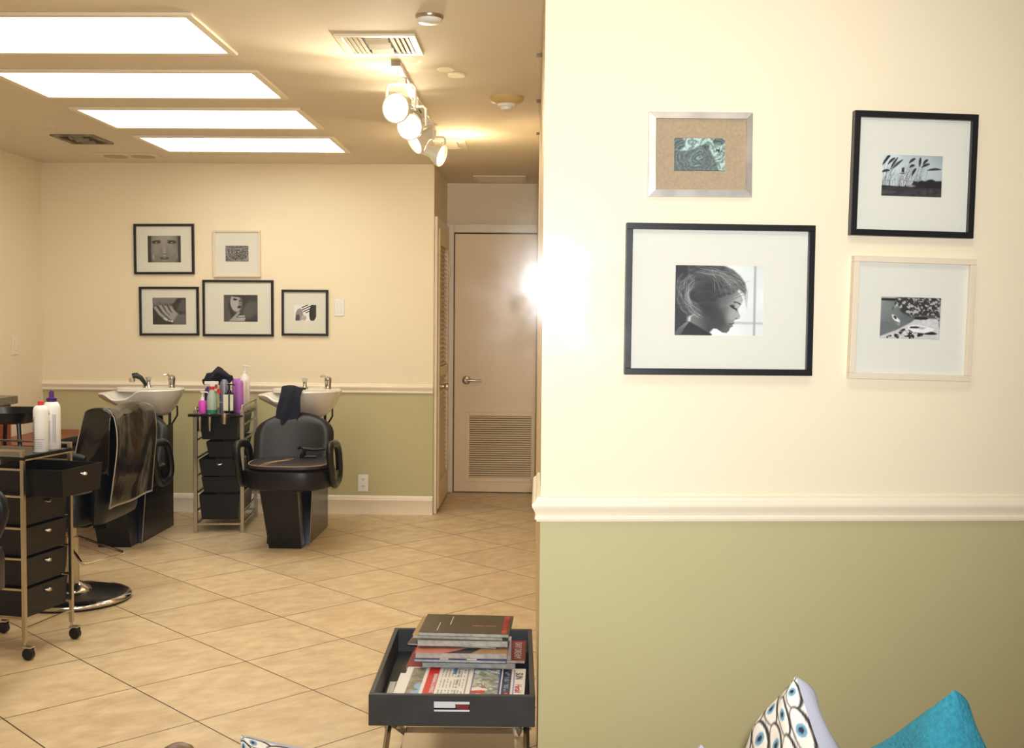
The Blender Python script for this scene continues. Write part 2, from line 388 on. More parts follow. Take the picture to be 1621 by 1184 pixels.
# ---------------------------------------------------------------- ceiling fittings
def panel(x0, x1, y0, y1, label):
    t = thing('ceiling_light', label, 'light', ((x0+x1)/2, (y0+y1)/2, CZ), 0, 'fluorescent ceiling panels in a row')
    a, b = (x1-x0)/2, (y1-y0)/2; f = .032
    MB().box(-a-f, a+f, -b-f, -b, -.012, 0).box(-a-f, a+f, b, b+f, -.012, 0).box(-a-f, -a, -b, b, -.012, 0).box(a, a+f, -b, b, -.012, 0).build('frame', M_trim, t, bevel=.003)
    MB().box(-a, a, -b, b, -.006, -.001).build('diffuser', M_diff, t)
    return t
PN = ['glowing white ceiling panel nearest the viewer, cut by the top left corner', 'second glowing ceiling panel from the front, cut by the left edge of the view',
      'third glowing ceiling panel, whole in view between the second and the rearmost', 'rearmost glowing ceiling panel, smallest, close to the back wall']
for (a, b), lb in zip([(3.85, 4.37), (4.73, 5.255), (5.575, 6.10), (6.44, 6.97)], PN): panel(-2.318, -1.225, a, b, lb)
for a, b, lb in [(2.98, 3.50, 'glowing ceiling panel before the row in view, above the left foreground'), (2.10, 2.62, 'glowing ceiling panel closest to the storefront window')]: panel(-2.318, -1.225, a, b, lb)

panel(.15, 1.00, 1.75, 2.15, 'unseen glowing ceiling panel over the bench, added for shadows on the near wall')  # panel added out of view to throw shadows below the frames
def register(name, label, x0, x1, y0, y1, louv='x', m=M_grille, mid=True, n=4):
    t = thing(name, label, 'vent', ((x0+x1)/2, (y0+y1)/2, CZ), 0)
    a, b = (x1-x0)/2, (y1-y0)/2; f = .028
    MB().box(-a, a, -b, -b+f, -.010, 0).box(-a, a, b-f, b, -.010, 0).box(-a, -a+f, -b+f, b-f, -.010, 0).box(a-f, a, -b+f, b-f, -.010, 0).build('frame', m, t, bevel=.003)
    MB().box(-a+f, a-f, -b+f, b-f, -.0015, -.0005).build('duct_backing', M_dark, t)
    s = MB()
    if mid:
        for sg in (-1, 1):
            for i in range(n):
                x = sg*(.05+(a-f-.05)*(i+.5)/n)*1.0
                s.box(x-.010, x+.010, -b+f, b-f, -.009, -.007, rot_m('Y', .45))
        for i in range(3):
            y = -b+f+(2*b-2*f)*(i+.5)/3; s.box(-.042, .042, y-.026, y+.026, -.010, -.008, rot_m('X', -.25))
    else:
        k = 7
        for i in range(k):
            y = -b+f+(2*b-2*f)*(i+.5)/k; s.box(-a+f, a-f, y-.014, y+.012, -.009, -.007, rot_m('X', -.35))
    s.build('louvers', m, t)
    return t
M_dirty = mat('dusty_vent_paint', (150, 138, 116), .6, noise=.6, nscale=14)
register('ceiling_vent', 'white metal ceiling vent with side louvers, above the near end of the track light', -.765, -.465, 4.095, 4.40)
register('ceiling_vent', 'smaller ceiling vent behind the track light in warm lamp glow', -.64, -.45, 6.53, 6.82, n=3)
register('ceiling_vent', 'wide return air grille on the ceiling just before the white door', -.50, -.12, 8.13, 8.49, mid=False)
register('ceiling_vent', 'dusty dark ceiling vent near the left wall corner', -2.82, -2.57, 6.39, 6.71, m=M_dirty, n=3)
t = thing('ceiling_speaker', 'flat cream double ceiling plate beside the rearmost light panel and back wall', 'plate', (-2.665, 7.22, CZ))
MB().box(-.19, .19, -.10, .10, -.008, 0).build('plate', M_ceil, t, bevel=.003)
M_tan = mat('tan_mesh', (196, 170, 128), .8)
for s in (-1, 1): MB().lathe([(0, -.011), (.075, -.011), (.075, -.008), (0, -.008)], 24, (s*.088, 0, 0)).build('round_grille', M_tan, t)
t = thing('smoke_detector', 'flat white round smoke detector with chrome rim near the top edge', 'smoke detector', (-.39, 3.86, CZ))
MB().lathe([(0, -.012), (.044, -.012), (.048, -.006), (.048, 0), (0, 0)], 32).build('base', M_chromedull, t, smooth=True)
MB().lathe([(0, -.026), (.034, -.025), (.041, -.019), (.043, -.012), (0, -.012)], 32).build('cap', M_white, t, smooth=True)
M_yellowed = mat('yellowed_plastic', (204, 178, 118), .5)
t = thing('smoke_detector', 'yellowed dome smoke detector with pale centre beyond the cream discs', 'smoke detector', (-.17, 5.26, CZ))
MB().lathe([(0, 0), (.080, 0), (.080, -.014), (.070, -.024), (.045, -.034), (0, -.034)], 32).build('base', M_yellowed, t, smooth=True)
MB().lathe([(.0, -.034), (.046, -.034), (.040, -.045), (.028, -.047), (.026, -.060), (0, -.062)], 24).build('sensor_head', M_white, t, smooth=True)
M_creamdisc = mat('cream_disc_paint', (250, 238, 200), .5)
for x, y, lb in ((-.405, 4.68, 'pale cream round ceiling cover plate, the left of two touching ones'), (-.368, 4.78, 'pale cream round ceiling cover plate, the right of two touching ones')):
    o = MB().lathe([(0, -.004 if x < -.4 else -.008), (.036, -.004 if x < -.4 else -.008), (.038, 0), (0, 0)], 32).build('cover_plate', M_creamdisc, None, loc=(x, y, CZ)); tag(o, lb, 'cover plate', 'round cover plates on the ceiling')
o = MB().lathe([(0, -.006), (.036, -.006), (.04, 0), (0, 0)], 28).build('sprinkler_cover', M_ceil, None, loc=(-2.70, 6.12, CZ), smooth=True); tag(o, 'small flat round sprinkler cover before the dusty left vent', 'sprinkler cover')
# slim fixtures on the ceiling against the side wall
for i, (a, b, lb) in enumerate([(4.40, 5.05, 'slim pale ceiling fixture end beside the near wall edge, frontmost of three'), (5.32, 5.95, 'slim pale ceiling fixture end beside the near wall edge, middle of three'), (6.25, 6.86, 'slim pale ceiling fixture end beside the near wall edge, rearmost of three')]):
    t = thing('slim_ceiling_fixture', lb, 'ceiling fixture', (-.006-.004*i, a, CZ), 0, 'slim fixtures along the side wall ceiling')
    L_ = b-a
    MB().prism([(-.022, 0), (.006, 0), (.006, L_), (-.004, L_)], -.014, 0, 'z').build('housing', M_ceil, t, bevel=.002)
    MB().box(-.022, .006, -.003, 0, -.015, 0).build('end_cap', M_dirty, t)

# track light
M_bulb = mat('lit_reflector_bulb', (255, 246, 220), .4, emit=(255, 240, 205), es=60)
M_bulbdim = mat('lamp_face_glass', (250, 246, 230), .3, emit=(255, 236, 190), es=4)
t = thing('track_light', 'white ceiling track rail carrying four spotlights', 'track light', (-.592, 4.53, CZ))
MB().box(-.018, .018, 0, 1.72, -.022, 0).build('track_rail', M_whitelamp, t, bevel=.002)
M_slot = mat('track_slot', (40, 40, 38), .6)
for k in range(6): MB().box(-.011, -.003, .05+.29*k, .16+.29*k, -.0225, -.021).build('track_slot', M_slot, t)
MB().box(-.0185, .0185, -.004, 0, -.0225, 0).build('end_cap', mat('end_cap_grey', (150, 138, 108), .6), t)
HEADS = [(-.600, 4.76, 2.225, Vector((-.35, -1, -.12)), 1, 'lit white spotlight nearest the viewer, hanging from the front of the track'),
         (-.603, 5.24, 2.236, Vector((-.25, -1, -.25)), 1, 'lit white spotlight, second on the track, partly behind the brightest one'),
         (-.612, 5.70, 2.250, Vector((-.75, -.45, -.55)), 0, 'white spotlight third on the track, turned down to the left'),
         (-.590, 6.12, 2.240, Vector((.85, -.25, -.32)), 0, 'rearmost white spotlight on the track, turned to the right')]
for x, y, z, d, lit, lb in HEADS:
    t = thing('spotlight', lb, 'spotlight', (x, y, z), 0, 'spotlights on the ceiling track')
    d.normalize(); q_ = d.to_track_quat('-Z', 'Y').to_matrix()    # head looks along local -Z
    hd = MB().lathe([(0, .075), (.024, .075), (.028, .068), (.030, .02), (.045, -.005), (.060, -.030), (.063, -.038), (.063, -.050), (.057, -.050), (.055, -.036), (0, -.034)], 32).xf(q_).build('lamp_head', M_whitelamp, t, smooth=True)
    MB().lathe([(0, -.037), (.035, -.041), (.053, -.037), (.053, -.0345), (0, -.0345)], 28).xf(q_).build('lamp_face', M_bulb if lit else M_bulbdim, hd, smooth=True)
    top = CZ-z-.048
    MB().tube([(-.060, 0, -.005), (-.060, 0, top-.012), (-.048, 0, top), (.048, 0, top), (.060, 0, top-.012), (.060, 0, -.005)], .0035, 8, flat=1.8).tube([(-.062, 0, 0), (-.024, 0, 0)], .004, 8).tube([(.062, 0, 0), (.024, 0, 0)], .004, 8).build('yoke', M_whitelamp, t)
    MB().box(-.016+(-.592-x), .016+(-.592-x), -.030, .030, top, CZ-z-.0225).build('track_adapter', M_whitelamp, t, bevel=.003)
    if lit:
        lamp('spotlight_lamp', 'SPOT', Vector((x, y, z))+d*.06, 26, (1, .88, .66), aim=Vector((x, y, z))+d, spot_size=math.radians(86), spot_blend=.7, shadow_soft_size=.03)
        lamp('added_spill', 'POINT', (x, y-.02, z+.09), .55, (1, .90, .62), shadow_soft_size=.02)  # extra point lamp added for the ceiling glow above a lit head
    else:
        lamp('spotlight_lamp', 'SPOT', Vector((x, y, z))+d*.06, 11, (1, .85, .6), aim=Vector((x, y, z))+d, spot_size=math.radians(100), spot_blend=.7, shadow_soft_size=.03)
lamp('added_spill', 'POINT', (-.46, 6.34, 2.20), 6.5, (1, .80, .48), shadow_soft_size=.02)  # bare warm point lamp added to brighten the corridor and its ceiling

# ---------------------------------------------------------------- photo prints (drawn as vertex colours)
class Art:
    def __init__(s, nx, ny, bg=.5):
        s.nx, s.ny = nx, ny; s.X, s.Y = np.meshgrid(np.linspace(0, 1, nx), np.linspace(0, 1, ny)); s.a = np.zeros((ny, nx, 3))+bg; s.asp = nx/ny
    def put(s, m, c):
        c = np.array(c if hasattr(c, '__len__') else (c, c, c), float) if not isinstance(c, np.ndarray) else (c[..., None] if c.ndim == 2 else c)
        s.a = s.a*(1-m[..., None])+c*m[..., None]
    def ell(s, cx, cy, rx, ry, rot=0, soft=.15):
        dx, dy = (s.X-cx)*s.asp, s.Y-cy; c, n_ = math.cos(rot), math.sin(rot)
        u = (dx*c+dy*n_)/(rx*s.asp); v = (-dx*n_+dy*c)/ry
        return np.clip((1-np.sqrt(u*u+v*v))/soft+.5, 0, 1)
    def poly(s, P, soft=.012):
        ins = np.zeros_like(s.X, bool); n = len(P); dist = np.full_like(s.X, 9.)
        for i in range(n):
            x0, y0 = P[i]; x1, y1 = P[(i+1) % n]
            if abs(y1-y0) > 1e-9: ins ^= ((y0 > s.Y) != (y1 > s.Y)) & (s.X < (x1-x0)*(s.Y-y0)/(y1-y0)+x0)
            L = ((x1-x0)*s.asp)**2+(y1-y0)**2+1e-12
            tt = np.clip((((s.X-x0)*(x1-x0)*s.asp**2)+(s.Y-y0)*(y1-y0))/L, 0, 1)
            dist = np.minimum(dist, np.hypot((s.X-x0-tt*(x1-x0))*s.asp, s.Y-y0-tt*(y1-y0)))
        return np.clip(np.where(ins, dist, -dist)/soft+.5, 0, 1)
    def line(s, P, wd, soft=.008):
        d = np.full_like(s.X, 9.)
        for (x0, y0), (x1, y1) in zip(P[:-1], P[1:]):
            L = ((x1-x0)*s.asp)**2+(y1-y0)**2+1e-12
            tt = np.clip((((s.X-x0)*(x1-x0)*s.asp**2)+(s.Y-y0)*(y1-y0))/L, 0, 1)
            d = np.minimum(d, np.hypot((s.X-x0-tt*(x1-x0))*s.asp, s.Y-y0-tt*(y1-y0)))
        return np.clip((wd-d)/soft+.5, 0, 1)
    def noise(s, sc, seed, oct=3, ax=1.0):
        rs = np.random.RandomState(seed); out = 0; amp = 1; tot = 0
        for o_ in range(oct):
            n = 256; g = rs.rand(n, n); x = s.X*s.asp*sc*ax; y = s.Y*sc; xi = np.floor(x).astype(int); yi = np.floor(y).astype(int); fx = x-xi; fy = y-yi
            fx = fx*fx*(3-2*fx); fy = fy*fy*(3-2*fy); G = lambda a, b: g[b % n, a % n]
            out = out+amp*((G(xi, yi)*(1-fx)+G(xi+1, yi)*fx)*(1-fy)+(G(xi, yi+1)*(1-fx)+G(xi+1, yi+1)*fx)*fy); tot += amp; amp *= .5; sc *= 2
        return out/tot
    def mesh(s, name, w_, h_, parent, y=-.0, m=None, fn=None):
        vs = []
        for j in range(s.ny):
            for i in range(s.nx):
                u, v = i/(s.nx-1), j/(s.ny-1)
                vs.append(fn(u, v) if fn else ((u-.5)*w_, y, (.5-v)*h_))
        fs = [(j*s.nx+i, (j+1)*s.nx+i, (j+1)*s.nx+i+1, j*s.nx+i+1) for j in range(s.ny-1) for i in range(s.nx-1)]
        me = bpy.data.meshes.new(name); me.from_pydata(vs, [], fs); me.update()
        at = me.color_attributes.new('Col', 'FLOAT_COLOR', 'POINT')
        c = np.clip(s.a, 0, 1).reshape(-1, 3); c = np.where(c <= .04045, c/12.92, ((c+.055)/1.055)**2.4)
        at.data.foreach_set('color', np.concatenate([c, np.ones((len(c), 1))], 1).ravel())
        me.materials.append(m or M_print)
        for p in me.polygons: p.use_smooth = True
        o = bpy.data.objects.new(name, me); COL.objects.link(o); o.parent = parent; return o

def tint(a, r, g, b): a.a = a.a*np.array([r, g, b])
def art_profile():
    A = Art(220, 174, .95); q = lambda *P: [((x-453)/572., (y-367)/453.) for x, y in P]
    A.put(np.clip((.20-A.X)/.10, 0, 1)*np.clip((.75-A.Y)/.2, 0, 1), .14); A.put(np.clip((.17-A.X)/.05, 0, 1), .17)
    A.put(A.noise(4, 3)*np.clip((A.X-.6)/.3, 0, 1)*.30, .72)
    A.put(A.poly([(.893, 0), (.913, 0), (.913, 1), (.893, 1)], .03)*.8, .62); A.put(A.poly([(.66, .80), (1, .81), (1, .835), (.66, .83)], .03)*.6, .66)
    neck = A.poly(q((556, 700), (640, 640), (700, 720), (704, 772), (680, 800), (692, 822), (540, 822)), .03)
    A.put(neck, .50-.26*np.clip((A.X-.22)/.2, 0, 1))
    face = A.poly(q((780, 500), (858, 530), (886, 566), (893, 592), (881, 620), (862, 648), (866, 668), (878, 692), (874, 708), (850, 714), (836, 724), (838, 738), (824, 746), (832, 758), (812, 770), (806, 788), (790, 803), (764, 800), (726, 776), (690, 772), (660, 700), (670, 620), (720, 540)), .014)
    A.put(face, .36+.34*np.clip((A.X-.42)/.30, 0, 1))
    A.put(A.ell(.50, .80, .12, .16, .6, 1.2)*face*.75, .24); A.put(A.ell(.645, .72, .06, .10, .2, 1.3)*face*.7, .74); A.put(A.ell(.73, .52, .04, .09, .3, 1.2)*face*.6, .78); A.put(A.ell(.62, .90, .06, .05, 0, 1.2)*face*.5, .40)
    A.put(A.poly(q((447, 822), (462, 790), (510, 738), (548, 732), (600, 760), (668, 800), (694, 812), (690, 822)), .02), .11)
    for k in range(5): A.put(A.line(q((452+9*k, 815), (480+8*k, 775), (525+4*k, 738)), .004, .01)*.8, .72)
    hair = A.poly(q((545, 360), (640, 360), (760, 364), (826, 392), (872, 432), (904, 476), (914, 520), (908, 560), (896, 540), (868, 520), (830, 545), (780, 566), (722, 580), (700, 640), (672, 668), (640, 690), (580, 680), (540, 700), (500, 668), (470, 620), (456, 560), (462, 500), (468, 455), (486, 432), (530, 440)), .03)
    st = A.noise(30, 5, 4, .30); A.put(hair, .14+.34*st+.24*np.clip((A.X-.45)/.4, 0, 1)*(1-A.Y))
    A.put(A.ell(.165, .45, .075, .20, -.1, .7)*.75, .16); A.put(A.ell(.36, .42, .13, .24, .3, .9)*.65, .19); A.put(A.ell(.43, .66, .08, .10, .2, .9)*.6, .20)
    rs = np.random.RandomState(4)
    for k in range(70):
        t0 = rs.rand(); x0 = .20+.30*t0+.05*rs.rand(); y0 = .02+.10*rs.rand(); x1 = .42+.40*rs.rand(); y1 = .20+.34*rs.rand()*(1-.2*t0)
        A.put(A.line([(x0, y0), (x0+(x1-x0)*.35, y0+(y1-y0)*.12), (x0+(x1-x0)*.75, y0+(y1-y0)*.5), (x1, y1)], .0015, .008)*.55, .30+.62*rs.rand())
    for k in range(40):
        x0 = .01+.15*rs.rand(); y0 = .16+.22*rs.rand(); w_ = .02+.06*rs.rand()
        A.put(A.line([(x0+.07, y0-.05), (x0+.01, y0+.03), (x0, y0+.16), (x0+w_, y0+.30), (x0+.10+w_, y0+.38)], .0015, .008)*.65, .55+.4*rs.rand())
    for k in range(24):
        x0 = .36+.2*rs.rand(); y0 = .30+.25*rs.rand(); A.put(A.line([(x0+.28, y0-.10), (x0+.12, y0), (x0, y0+.10)], .0015, .008)*.5, .25+.4*rs.rand())
    for k in range(9): A.put(A.line(q((800, 400+8*k), (860+4*k, 440+8*k), (900+3*k, 500+4*k), (905+2*k, 600+6*k)), .001, .006)*.6, .85-.5*(k % 3)/2)
    A.put(A.line(q((836, 602), (856, 604), (876, 616)), .007, .014)*.9, .14)
    A.put(A.line(q((814, 626), (830, 640), (852, 648)), .008, .014), .07); A.put(A.ell(.655, .58, .022, .022, .1, .8)*.7, .16); A.put(A.line(q((842, 648), (858, 662)), .003, .008)*.9, .1)
    A.put(A.line(q((808, 744), (822, 746), (836, 740)), .007, .014)*.8, .24); A.put(A.ell(.70, .755, .012, .008, 0, .8)*.7, .2)
    A.a = np.clip(A.a, 0, 1)**1.22; tint(A, .97, 1.0, .99); return A
def art_swirl():
    A = Art(130, 84, .5); n1 = A.noise(3, 1, 2); n2 = A.noise(4, 2, 3); n4 = A.noise(22, 6, 3)
    dx = (A.X-.48)*1.4+.42*(n1-.5); dy = (A.Y-.62)*1.3+.34*(n2-.5)
    r = np.sqrt(dx*dx+dy*dy); v = .5+.5*np.sin(r*62+n1*9+n4*2); base = .36+.11*v+.22*(n4-.5)
    base = base+.25*np.clip(1-abs(r-.30)/.025, 0, 1)*(dx < .1)+.2*np.clip(1-abs(r-.05)/.03, 0, 1)
    up_ = np.clip((.30+.12*np.sin(A.X*6+.5)-A.Y)/.05, 0, 1); rt_ = np.clip((A.X-.70-.30*(A.Y-.4))/.04, 0, 1)*(A.Y > .15); m = np.clip(up_+rt_, 0, 1)
    w2 = .5+.5*np.sin(A.X*30+n2*22+A.Y*14+n4*3); base = base*(1-m)+m*(.52+.30*w2+.3*(n4-.5))
    cr = A.ell(.08, .16, .13, .2, .3, .3)+A.ell(.88, .10, .12, .12, 0, .3); cr = np.clip(cr, 0, 1); base = base*(1-cr)+cr*(.30+.2*v)
    A.a = base[..., None]*np.array([.86, 1.0, .97]); A.put(A.ell(.64, .26, .08, .05)*(n4 > .5)*.9, .12); A.put(A.ell(.88, .38, .10, .05)*(n4 > .5)*.9, .12); A.put(np.clip((A.Y-.97)/.02, 0, 1)*.6, .2); return A
def art_lighthouse():
    A = Art(130, 88, .8); A.a = (.86-.16*A.X+.16*A.noise(3, 1)-.06)[..., None]*np.array([.93, 1, 1.02])
    A.put(A.poly([(0, .74), (.25, .76), (.5, .72), (.53, .62), (.6, .64), (.66, .60), (.72, .62), (.78, .58), (.84, .57), (.9, .61), (1, .60), (1, 1), (0, 1)], .03), .09)
    A.put(np.clip((A.Y-.76)/.05, 0, 1), .13+.16*A.noise(14, 5)); A.put(A.ell(.48, .74, .08, .03, 0, .6)*.8, .7); A.put(A.ell(.08, .9, .18, .04)*.4, .42)
    A.put(A.poly([(.342, .45), (.365, .45), (.380, .76), (.320, .76)], .02), .86); A.put(A.poly([(.328, .31), (.362, .30), (.366, .41), (.325, .41)], .02), .08); A.put(A.line([(.30, .44), (.375, .44)], .008), .2)
    rs = np.random.RandomState(2)
    for k in range(70):
        x0 = rs.rand()*.66; x1 = x0+.02+.12*rs.rand(); y1 = .25+.4*rs.rand(); A.put(A.line([(x0, .9), (x0+.01, .62), (x0+(x1-x0)*.5, (y1+.6)/2), (x1, y1)], .0014, .008)*.75, .18)
    for x0, y0, x1, y1 in [(.14, .34, .25, .07), (.01, .24, .10, .06), (.17, .34, .33, .12), (.1, .22, .2, .08), (.45, .18, .54, .08), (.46, .29, .53, .24), (.62, .26, .63, .06), (.66, .28, .78, .20), (.68, .2, .75, .1), (.76, .35, .97, .32), (.0, .42, .12, .38), (.50, .48, .56, .32), (.06, .12, .12, .03)]:
        for j in range(9):
            t_ = j/8; cx = x0+(x1-x0)*t_; cy = y0+(y1-y0)*t_-.015*math.sin(t_*PI); A.put(A.ell(cx, cy, .010+.010*math.sin(PI*t_), .016+.014*math.sin(PI*t_), 0, .7)*.9, .13)
        A.put(A.line([(x0, y0), (x0-.03, y0+.2), (x0-.05, .8)], .0016, .01)*.8, .15)
    return A
def art_boats():
    A = Art(90, 62, .45); A.a = (.42+.3*(1-A.X*3)*(A.Y < .6)*np.clip(1-A.Y, 0, 1)*.5+.04*A.noise(10, 1))[..., None]*np.array([.93, 1, .99])
    A.put(A.poly([(.0, .0), (.28, .0), (.26, .1), (0, .09)], .02), .12); A.put(A.poly([(0, 0), (.3, 0), (.28, .03), (0, .03)], .02), .8)
    tree = A.poly([(.26, .02), (1, 0), (1, .62), (.95, .6), (.9, .42), (.6, .44), (.5, .46), (.34, .36), (.3, .2), (.2, .3)], .05); n_ = A.noise(20, 6); A.put(tree, np.where(n_ > .60, .72, .10+.22*n_))
    A.put(A.poly([(.6, .5), (.96, .50), (1, .75), (1, 1), (0, 1), (0, .96), (.3, .78), (.52, .6)], .03), .74+.14*A.noise(18, 3))
    A.put(A.ell(.45, .92, .4, .1, -.2)*(A.noise(16, 12) > .56), .12); A.put(A.ell(.38, .82, .07, .05, -.5)*(A.noise(22, 13) > .42), .15)
    A.put(A.ell(.68, .50, .12, .04), .1)
    A.put(A.ell(.72, .83, .24, .05, .1), .1); A.put(A.poly([(.46, .70), (.56, .66), (.72, .68), (.90, .74), (.90, .80), (.74, .86), (.56, .84), (.48, .77)], .02), .93); A.put(A.ell(.58, .72, .085, .03, -.05), .2); A.put(A.poly([(.66, .70), (.78, .72), (.72, .77), (.64, .76)], .02), .7)
    A.put(A.poly([(.19, .42), (.24, .44), (.33, .56), (.33, .62), (.24, .57), (.2, .5)], .02), .93); A.put(A.ell(.245, .49, .035, .03, .8), .2); A.put(A.poly([(.24, .62), (.34, .64), (.32, .70)], .03)*.6, .7); return A
def art_face():
    A = Art(128, 100, .30); A.put(A.ell(.5, .5, .44, .85, 0, .25), .48); A.put(np.clip((.12-A.X)/.05, 0, 1)+np.clip((A.X-.9)/.05, 0, 1), .15)
    A.put(A.ell(.5, .15, .3, .25, 0, .9), .60); A.put(A.ell(.5, .62, .05, .3, 0, .8), .60); A.put(A.ell(.27, .5, .12, .2, .3, .9)*.6, .58); A.put(A.ell(.73, .5, .12, .2, -.3, .9)*.6, .58)
    for x in (.26, .73): A.put(A.ell(x, .24, .13, .06, 0, .6), .14); A.put(A.line([(x-.12, .17+.04*(x < .5)), (x+.12, .17+.04*(x > .5))], .012), .12); A.put(A.ell(x, .26, .035, .03), .55)
    A.put(A.ell(.47, .68, .02, .02), .2); A.put(A.ell(.53, .68, .02, .02), .2); A.put(A.ell(.5, .84, .13, .05, 0, .4), .22); A.put(A.ell(.5, .83, .06, .015), .55)
    A.put(A.ell(.17, .8, .03, .1), .6); A.put(A.ell(.88, .75, .02, .12), .55); A.a = A.a*np.array([1, .98, .93]); return A
def art_lace():
    A = Art(96, 66, .22); n_ = A.noise(5, 21); r = np.sin(46*n_+14*A.Y); A.put(np.clip((r-.45)*3, 0, 1)*.9, .74); A.put(A.line([(.02, .1), (.2, .2), (.6, .2), (.98, .1)], .02, .03), .6); A.put(A.line([(.05, .2), (.1, .7), (.4, .95), (.9, .9), (.98, .6)], .02, .03), .6); return A
def art_hand():
    A = Art(128, 100, .12); A.put(A.poly([(0, .0), (.75, 0), (.62, .22), (.2, .3), (0, .3)], .05), .45); A.put(A.poly([(.85, .1), (1, .0), (1, .55), (.7, .5)], .08), .3)
    for k, (x0, y0, x1, y1) in enumerate([(.04, .3, .42, .82), (.2, .24, .52, .74), (.36, .26, .60, .68), (.52, .28, .72, .62)]):
        A.put(A.line([(x0, y0), (x0+(x1-x0)*.5-.02, y0+(y1-y0)*.5+.03), (x1, y1)], .075, .05), .18); A.put(A.line([(x0, y0), (x0+(x1-x0)*.5-.02, y0+(y1-y0)*.5+.03), (x1, y1)], .055, .05), .62); A.put(A.ell(x0+.01, y0, .03, .05, -.5), .3)
    A.put(A.ell(.66, .72, .16, .17, .5, .3), .60); A.put(A.poly([(.75, .62), (1, .58), (1, 1), (.6, 1), (.6, .9)], .08), .38); A.put(A.line([(.34, .78), (.46, .84), (.58, .88)], .035, .02)*(A.noise(30, 3) > .45), .92); return A
def art_hat():
    A = Art(128, 100, .16); A.put(A.noise(5, 4)*np.clip((A.X-.5)/.3, 0, 1)*.5, .32); A.put(A.poly([(0, 0), (.22, 0), (.12, .4), (.25, 1), (0, 1)], .04), .3)
    A.put(A.ell(.36, .30, .17, .34, -.15, .25), .68); A.put(A.poly([(.18, .0), (.52, 0), (.58, .10), (.3, .07)], .03), .14); A.put(A.ell(.50, .3, .06, .2, 0, .8)*.6, .35)
    A.put(A.line([(.28, .12), (.4, .17)], .014), .08); A.put(A.ell(.33, .18, .06, .03), .1); A.put(A.ell(.48, .22, .035, .025), .1); A.put(A.ell(.46, .45, .06, .05, -.2, .4), .16); A.put(A.ell(.46, .33, .02, .04), .5)
    A.put(A.poly([(.14, .98), (.42, .62), (.5, .64), (.36, .84), (.62, .78), (.62, .98)], .04), .62); A.put(A.line([(.44, .8), (.6, .78)], .03), .7); A.put(A.line([(.44, .9), (.62, .88)], .03), .7); A.put(A.line([(.42, .84), (.6, .83)], .01), .15)
    A.put(A.ell(.78, .55, .2, .35, .7, .5)*.5, .45); return A
def art_stripes():
    A = Art(110, 80, .93); A.put(A.ell(.24, .65, .17, .42, .1, .2), .55); A.put(A.ell(.16, .85, .09, .25, .2), .25)
    s = (np.sin((A.X*.55+A.Y*.85)*50) > 0)*1.0; A.put(A.ell(.58, .24, .24, .27, .1, .08), s*.9+.05); A.put(A.ell(.44, .82, .12, .16, 0, .1), ((np.sin((A.Y+A.X*.3)*85) > 0)*.85+.08)); A.put(A.ell(.86, .45, .17, .6, .1, .1), .05); return A

FR = dict(black=M_frameblack, white=M_framewhite, silver=M_framesilver)
def picture(name, label, c, ang, w_, h_, roll, fw_, kind, art, pw, ph, pdx=0, pdz=0, depth=.020, mount=None, group=None, proll=0):
    t = thing(name, label, 'picture', c, ang, group)
    a, b = w_/2, h_/2; R = rot_m('Y', -roll)
    fb = MB(); y0 = -depth; y1 = -.0005
    if kind == 'silver':
        for P in ([(-a, -b), (a, -b), (a-fw_, -b+fw_), (-a+fw_, -b+fw_)], [(a, -b), (a, b), (a-fw_, b-fw_), (a-fw_, -b+fw_)], [(a, b), (-a, b), (-a+fw_, b-fw_), (a-fw_, b-fw_)], [(-a, b), (-a, -b), (-a+fw_, -b+fw_), (-a+fw_, b-fw_)]):
            ys = (y0+.006, y0+.006, y0, y0)
            fb.add([(p[0], ys[i], p[1]) for i, p in enumerate(P)]+[(p[0], y1, p[1]) for p in P], [(0, 1, 2, 3), (7, 6, 5, 4), (0, 4, 5, 1), (1, 5, 6, 2), (2, 6, 7, 3), (3, 7, 4, 0)])
        fb.xf(R).build('frame', FR[kind], t)
    else:
        fb.box(-a, a, y0, y1, b-fw_, b).box(-a, a, y0, y1, -b, -b+fw_).box(-a, -a+fw_, y0, y1, -b+fw_, b-fw_).box(a-fw_, a, y0, y1, -b+fw_, b-fw_).xf(R).build('frame', FR[kind], t, bevel=.0012)
    # mount with a real window cut in it, bevelled edge around the print
    ia, ib = a-fw_, b-fw_; px0, px1, pz0, pz1 = pdx-pw/2, pdx+pw/2, pdz-ph/2, pdz+ph/2; ym = -depth*.45
    MB().box(-ia, px0, ym, ym+.0015, -ib, ib).box(px1, ia, ym, ym+.0015, -ib, ib).box(px0, px1, ym, ym+.0015, pz1, ib).box(px0, px1, ym, ym+.0015, -ib, pz0).xf(R).build('mount', mount or M_mat, t)
    A = art(); o = A.mesh('print', pw, ph, t, 0); o.rotation_euler = (0, -roll-proll, 0); o.location = R @ Vector((pdx, ym+.0012, pdz))
    yg = -depth*.75
    MB().add([(-ia, yg, -ib), (ia, yg, -ib), (ia, yg, ib), (-ia, yg, ib)], [(0, 1, 2, 3)]).xf(R).build('glass', M_picglass, t)
    return t
def near(u, z): p = NC+un*u; return (p.x, p.y, z)
picture('framed_picture', 'small brushed silver frame with linen mount around a grey swirl print', near(.397, 1.767), AN, .266, .213, .009, .017, 'silver', art_swirl, .080*1.0+.002+.048, .083, -.002, 0, .018, M_linen)
picture('framed_picture', 'black square frame with lighthouse and reeds photo, upper right', near(.949, 1.724), AN, .323, .316, -.0158, .016, 'black', art_lighthouse, .158, .105, -.002, -.002, .022)
picture('framed_picture', 'large black frame holding a woman in profile looking down', near(.452, 1.400), AN, .485, .384, -.0015, .016, 'black', art_profile, .228, .178, 0, -.002, .022)
